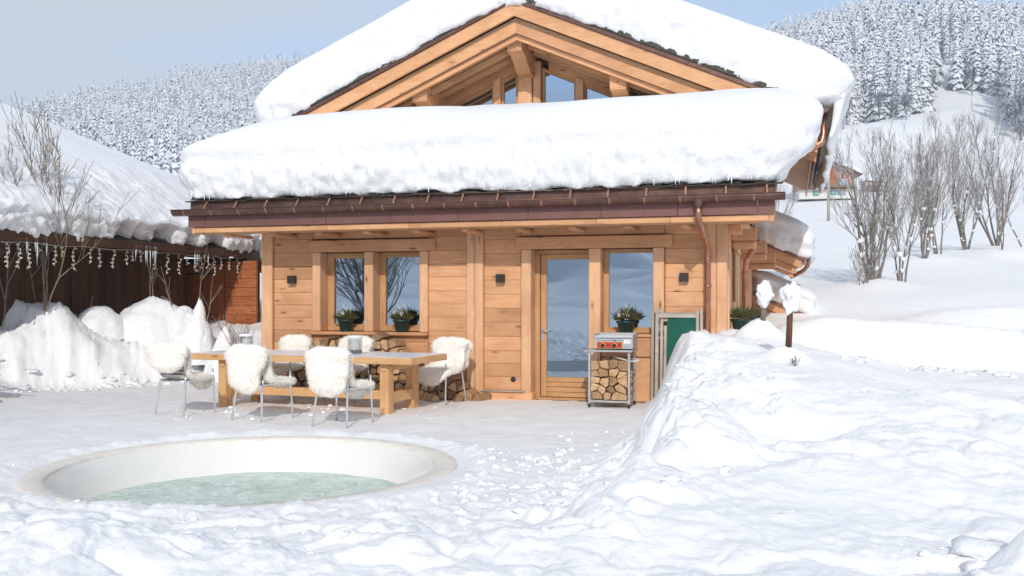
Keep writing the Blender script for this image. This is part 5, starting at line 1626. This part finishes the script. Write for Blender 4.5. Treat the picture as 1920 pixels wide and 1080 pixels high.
# right: clumps of young trees in the field
G1 = 'bare multi-stemmed trees in the right-hand field'
bare_tree(9.45, 25.2, 3.7, 'thick-trunked bare tree clump nearest the chalet, standing at the front left of the field trees', 31, 6, .50, 4, .055, G1, bspread=.8)
bare_tree(10.3, 25.6, 3.6, 'slender bare stems just right of the thick-trunked clump', 32, 4, .22, 4, .03, G1)
bare_tree(13.9, 32.5, 4.0, 'middle clump of upright bare trees, left part by its foot', 33, 5, .30, 4, .045, G1)
bare_tree(15.2, 34.5, 4.1, 'bare trees at the back of the middle clump', 34, 4, .30, 4, .035, G1)
bare_tree(17.2, 36.5, 4.5, 'large bare clump on the mound, its left-hand trees', 35, 5, .32, 4, .048, G1)
bare_tree(18.6, 37.0, 4.9, 'tallest bare clump on the mound at the right of the field', 36, 6, .36, 4, .05, G1)
bare_tree(20.0, 37.5, 4.4, 'spreading bare clump farthest right, leaning to the frame edge', 37, 6, .6, 4, .04, G1)
bare_tree(17.6, 34.6, 2.3, 'two thin leaning stems in front of the big right-hand clump', 38, 2, .12, 3, .028, G1)
bare_tree(9.0, 24.9, 1.1, 'small frosted bush at the foot of the thick-trunked clump', 39, 9, .9, 3, .015, cat='bush', kids=(1, 2))
bare_tree(12.3, 46.0, 4.0, 'pale bare bush beyond the field trees', 40, 8, .7, 3, .03, cat='bush')
# left: saplings in front of the barn
G2 = 'bare saplings before the old barn'
bare_tree(-7.98, 16.5, 2.9, 'pale forked sapling rising from the snow heap before the barn', 52, 3, .34, 4, .020, G2, 'lightbark', 'lightbark', 1.15, (1, 1), .95, .22, (.06, 0), dz=.1)
bare_tree(-8.35, 17.0, 2.9, 'thin sapling just left of the pale forked one', 56, 2, .3, 4, .015, G2, 'lightbark', 'twig', .95, (1, 1), .9, .22, dz=.1)
bare_tree(-8.45, 15.9, 3.1, 'tall darker sapling at the very left edge of the frame', 58, 4, .3, 4, .018, G2, 'bark', 'twig', 1.1, (1, 1), .85, .25, dz=.0)
bare_tree(-8.75, 17.4, 3.0, 'cluster of dark thin stems against the barn wall', 54, 6, .2, 3, .014, G2, 'bark', 'twig', .35, (1, 2), .8, .3, dz=.4)
# two big trees left of the terrace, seen only in the window panes
bare_tree(-9.2, 6.45, 5.0, 'low-branching bare tree beside the terrace, mirrored in the twin windows', 61, 5, .75, 5, .09, None, bspread=1.0, L=1.7, up=.15)
# pole in front of the far farmhouse
z = hz(37.7, 115.0)
t = thing('utility_pole', (37.7, 115.0, z - .3), 0, 'pale wooden pole standing before the far farmhouse', 'pole')
MB().tube([(0, 0, 0), (0, 0, 5.4)], [.19, .16], 10).build('pole', M['grey_z'], t)
MB().tube([(0, 0, 5.4), (0, 0, 5.6)], [.2, .08], 10).build('snow_cap', M['snow'], t)
z = hz(69, 185)
t = thing('field_shelter', (69, 185, z + .9), 0, 'small low timber shelter with a snowy flat roof behind the first bare clump', 'shed')
mb = MB(); mb.box(-1.7, 1.7, -1, 1, -2.0, .9); mb.build('wall', M['dark_x'], t)
for k in range(8): MB().box(-1.7 + k * .425, -1.7 + k * .425 + .40, -1.04, -1.005, .1, .9, 0, .02).build('board', M['grey_z'], t)
mb = MB(); mb.box(-1.95, 1.95, -1.3, 1.3, .9, 1.02, 0, .02); mb.build('roof', M['dark_x'], t)
link('snow_layer', np_mesh('snow_layer', *(lambda m: (np.array(m.v), np.array(m.f)))(MB().box(-1.95, 1.95, -1.3, 1.3, 1.02, 1.4)), smooth=False), M['snow'], t)

# far farmhouse
fx, fy = 56.9, 176.0; z = hz(fx, fy)
FH = thing('far_farmhouse', (fx, fy, z - .3), R(-8), 'distant farmhouse with a reddish boarded gable, green shutters and a snowy roof', 'house')
def fp(name, mb, mat, par=None): return mb.build(name, mat, par or FH)
hwid, eh, rh = 5.0, 4.4, 7.6
rid = -2.2
fp('plinth', MB().box(-hwid, hwid - .6, -4, 4, 0, 1.6), M['plaster'])
mb = MB(); mb.box(-hwid, hwid - .6, -4, 4, 1.605, 3.9); fp('wall', mb, M['red_x'])
mb = MB(); mb.prism([(-hwid, 3.91), (hwid - .6, 3.91), (hwid - .6, 4.6), (rid, rh - .15), (-hwid, 6.3)], 'y', -4, 4); fp('gable_wall', mb, M['red_z'])
k = -hwid
while k < hwid - .9:
    top = rh - .35 - (abs(k + .2 - rid) * .47 if k < rid else (k + .2 - rid) * .44)
    fp('board', MB().box(k + .02, k + .37, -4.12, -4.01, 3.5, max(3.7, top - .15), 0, .03), M['red_z']); k += .39
for (xa, xb, za, zb, mm) in ((-4.3, -2.6, 2.3, 3.4, 'white'), (-1.2, .2, 1.9, 3.4, 'shutgreen'), (2.0, 3.4, 2.4, 3.4, 'white'), (-2.3, -1.6, .5, 1.4, 'shutgreen'), (.6, 1.5, .6, 1.4, 'shutgreen'), (2.0, 2.9, .6, 1.4, 'shutgreen')):
    w = fp('window', MB().box(xa, xb, -4.10, -4.01, za, zb, 0, .02), M[mm])
    n_ = 3
    for q in range(n_): MB().box(xa + (xb - xa) * (q + .12) / n_, xa + (xb - xa) * (q + .88) / n_, -4.13, -4.105, za + .12, zb - .12).build('pane', M['glass'], w)
    MB().box(xa - .35, xa - .04, -4.14, -4.03, za, zb, 0, .02).build('shutter', M['shutgreen'], w)
bal = fp('balcony', MB().box(-hwid, hwid - .3, -5.1, -4.15, 1.75, 1.92, 0, .03), M['dark_x'])
for q in range(26): MB().box(-hwid + q * .37, -hwid + q * .37 + .12, -5.08, -5.0, 1.93, 2.45).build('baluster', M['shutgreen'], bal)
mb = MB(); mb.prism([(-hwid - .9, 5.9), (rid, rh), (hwid + .6, 4.0), (hwid + .6, 4.25), (rid, rh + .25), (-hwid - .9, 6.15)], 'y', -5.3, 4.6); fp('roof', mb, M['dark_x'])
fp('chimney', MB().box(rid + .3, rid + .9, 1, 1.6, 6.5, 9.0, 0, .03), M['plaster'])
sl = slab(-hwid - 1.0, hwid + .75, -5.4, 4.7, lambda u, v: np.where(u < rid, rh + .25 - (rid - u) * .47, rh + .25 - (u - rid) * .462), .75, .35, .22, seed=31, hem=.1)
o = link('roof_snow', sl, M['snow'], loc=(fx, fy, z - .3), rot=(0, 0, R(-8))); tag(o, 'snow over the roof of the distant reddish farmhouse', 'snow')

# ------------------------------------------------------------------ snowy forest on the hillsides
def conifer_mesh(seed, tiers, per, seg, h=1.0, wid=.17, drop=.5, name='crown'):
    rd = np.random.default_rng(seed); V = []; F = []
    for i in range(tiers):
        t = (i + rd.uniform(0, .5)) / tiers
        z = .08 + .90 * t; R_ = wid * (1 - t) ** .85 * rd.uniform(.85, 1.15) + .012
        for k in range(per if t < .75 else max(4, per - 3)):
            a = 2 * math.pi * (k + rd.uniform(-.4, .4)) / per + i * 1.3
            L = R_ * rd.uniform(.65, 1.2); ca, sa = math.cos(a), math.sin(a)
            w = L * rd.uniform(.30, .46)
            dz = -L * drop * rd.uniform(.5, 1.2)
            b = len(V)
            zt = z + rd.uniform(-.022, .022)
            V += [(0, 0, zt + .02), (ca * L * .55 - sa * w, sa * L * .55 + ca * w, zt + dz * .55 - .008), (ca * L * .6, sa * L * .6, zt + dz * .30 + .012), (ca * L * .55 + sa * w, sa * L * .55 - ca * w, zt + dz * .55 - .008), (ca * L, sa * L, zt + dz)]
            F += [(b, b + 2, b + 1), (b, b + 3, b + 2), (b + 1, b + 2, b + 4), (b + 2, b + 3, b + 4)]
            if seg > 1:
                for s in (-1, 1):
                    b2 = len(V); ox = ca * L * .5 - s * sa * w * .9; oy = sa * L * .5 + s * ca * w * .9
                    V += [(ox * .8, oy * .8, zt + dz * .4), (ox + ca * L * .25 - s * sa * w * .6, oy + sa * L * .25 + s * ca * w * .6, zt + dz * .9 - .02), (ox + ca * L * .22, oy + sa * L * .22, zt + dz * .6)]
                    F += [(b2, b2 + 1, b2 + 2)]
    b = len(V); V += [(.006, 0, .93), (-.006, .005, .93), (-.003, -.006, .93), (0, 0, 1.02)]; F += [(b, b + 1, b + 3), (b + 1, b + 2, b + 3), (b + 2, b, b + 3)]
    return np.array(V) * h, np.array(F)
near_meshes = []
for s in range(7):
    V, F = conifer_mesh(40 + s, 27, 11, 2, 1.0, .125 + .03 * (s % 3), drop=.8)
    me = np_mesh('crown', V * 20.0, F, smooth=False); me.materials.append(M['conifer'])
    tm = MB().tube([(0, 0, -1.5), (0, 0, 14)], [.35, .08], 5).mesh('trunk'); tm.materials.append(M['bark'])
    near_meshes.append((me, tm))
fs_near = MB(); rd = random.Random(77)
frosty = []
for s in range(3):
    mb = MB(); rd = random.Random(90 + s)
    for st_ in range(2):
        branch_rec(mb, Vector((0, 0, 0)), Vector((rd.uniform(-.15, .15), rd.uniform(-.15, .15), 1)).normalized(), 5.0, .22, 4, rd, .6, .35, .05, 3, 3, (3, 4))
    m_ = mb.mesh('branches'); m_.materials.append(M['conifer']); frosty.append(m_)

def edge_r(pxx):
    return np.interp(pxx, [1400, 1530, 1560, 1600, 1640, 1700, 1735, 1750, 1762, 1790, 1830, 1868, 1880, 1892, 1905, 1960, 2040],
                     [300, 300, 330, 355, 365, 345, 372, 430, 492, 425, 415, 415, 450, 340, 300, 290, 280])
cand = []
rg = np.random.default_rng(5)
for k in range(30000):
    side = rg.random() < .42
    if side:
        r = math.sqrt(rg.uniform(285 ** 2, 700 ** 2)); p = rg.uniform(1380, 2060)
        X = (p - 960) / PX
        Y = r / math.hypot(1, X)
        if r < edge_r(p) * (1 + .015 * math.sin(p * .3)): continue
        cand.append((X * Y, Y, r, 0))
    else:
        r = math.sqrt(rg.uniform(400 ** 2, 980 ** 2)); p = rg.uniform(-120, 700)
        X = (p - 960) / PX; Y = r / math.hypot(1, X)
        cand.append((X * Y, Y, r, 1))
# keep a natural spacing
cell = {}; keep = []
for c in cand:
    g = 4.6 if c[3] == 0 else 6.0
    k = (int(c[0] // g), int(c[1] // g), c[3])
    if k in cell: continue
    dn = float(fbm(np.array([c[0] / 38]), np.array([c[1] / 38]), 0, 2, 900)[0])
    if rg.random() < (.55 * sstep(-.05, -.5, dn)): continue
    cell[k] = 1; keep.append(c + (dn,))
P = np.array(keep); Z, _ = height(P[:, 0], P[:, 1])
order = np.argsort(P[:, 2])
GF = 'snow-laden firs at the lower edge of the right-hand forest'
LF = 'snow-laden fir among the trees of the hillside forest at right'
n_ind = 0; far = []
for q in order:
    x, y, r, sd = P[q][:4]
    hh = (rg.uniform(.55, 1.25) + .28 * P[q][4]) * (1.0 if sd == 0 else .95)
    if sd == 0 and n_ind < 290:
        me, tm = near_meshes[n_ind % 7]
        t = thing('snowy_fir', (x, y, Z[q]), rg.uniform(0, 6.28), LF, 'fir tree', GF)
        a = bpy.data.objects.new('crown', me); COL.objects.link(a); a.parent = t
        b = bpy.data.objects.new('trunk', tm); COL.objects.link(b); b.parent = t
        w = hh * rg.uniform(.85, 1.2); t.scale = (w, w, hh); n_ind += 1
    else:
        far.append((x, y, Z[q], hh, sd))
# frosted broadleaf trees along the forest edge
GB = 'frosted leafless trees along the forest edge'
k = 0
for p, dr in ((1560, -8), (1590, -16), (1648, -20), (1700, -12), (1745, -16), (1822, -10), (1898, -24), (1915, -14), (1582, -40)):
    r = float(edge_r(p)) + dr; X = (p - 960) / PX; Y = r / math.hypot(1, X)
    t = thing('frosted_tree', (X * Y, Y, hz(X * Y, Y) - .4), k * 1.7, 'frosted leafless tree on the open edge of the hillside forest', 'tree', GB)
    a = bpy.data.objects.new('branches', frosty[k % 3]); COL.objects.link(a); a.parent = t
    s = .8 + .35 * ((k * 37) % 10) / 10; t.scale = (s, s, s); k += 1
def forest(sel, variants, label, name, mat):
    Vs = []; Fs = []; b = 0
    for i, (x, y, z, hh, sd) in enumerate(sel):
        V, F = variants[i % len(variants)]; a = rg.uniform(0, 6.28); c, s = math.cos(a), math.sin(a); w = 19 * hh ** .7 * rg.uniform(.85, 1.3)
        Q = np.stack([(V[:, 0] * c - V[:, 1] * s) * w + x, (V[:, 0] * s + V[:, 1] * c) * w + y, V[:, 2] * 19 * hh + z], 1)
        Vs.append(Q); Fs.append(F + b); b += len(V)
    o = link(name, np_mesh(name, np.concatenate(Vs), np.concatenate(Fs), smooth=False), M[mat])
    tag(o, label, 'forest', kind='stuff')
mid = [conifer_mesh(70 + s, 17, 8, 1, 1, .12 + .03 * (s % 3), drop=.8) for s in range(6)]
low = [conifer_mesh(80 + s, 13, 7, 1, 1, .11 + .02 * (s % 3), drop=1.1) for s in range(6)]
forest([f for f in far if f[4] == 0], mid, 'snow-covered fir forest climbing the right-hand hillside', 'hillside_forest', 'conifer')
forest([f for f in far if f[4] == 1], low, 'hazy snow-covered fir forest on the far left hillside', 'hillside_forest', 'conifer_far')
print('firs', n_ind, 'far', len(far))

# ------------------------------------------------------------------ the air
HAZE = 0.00055
mb = MB(); mb.box(-1500, 1500, -400, 1700, -4.0, 420)
me = mb.mesh('haze')
hm, nt, p = mat_new('haze_air'); nt.nodes.remove(p)
pv = nd(nt, 'ShaderNodeVolumePrincipled'); pv.inputs['Color'].default_value = (.80, .90, 1, 1); pv.inputs['Density'].default_value = HAZE; pv.inputs['Anisotropy'].default_value = .25
nt.links.new(pv.outputs[0], nt.nodes['Material Output'].inputs['Volume'])
if HAZE > 0: tag(link('haze', me, hm), kind='stuff')
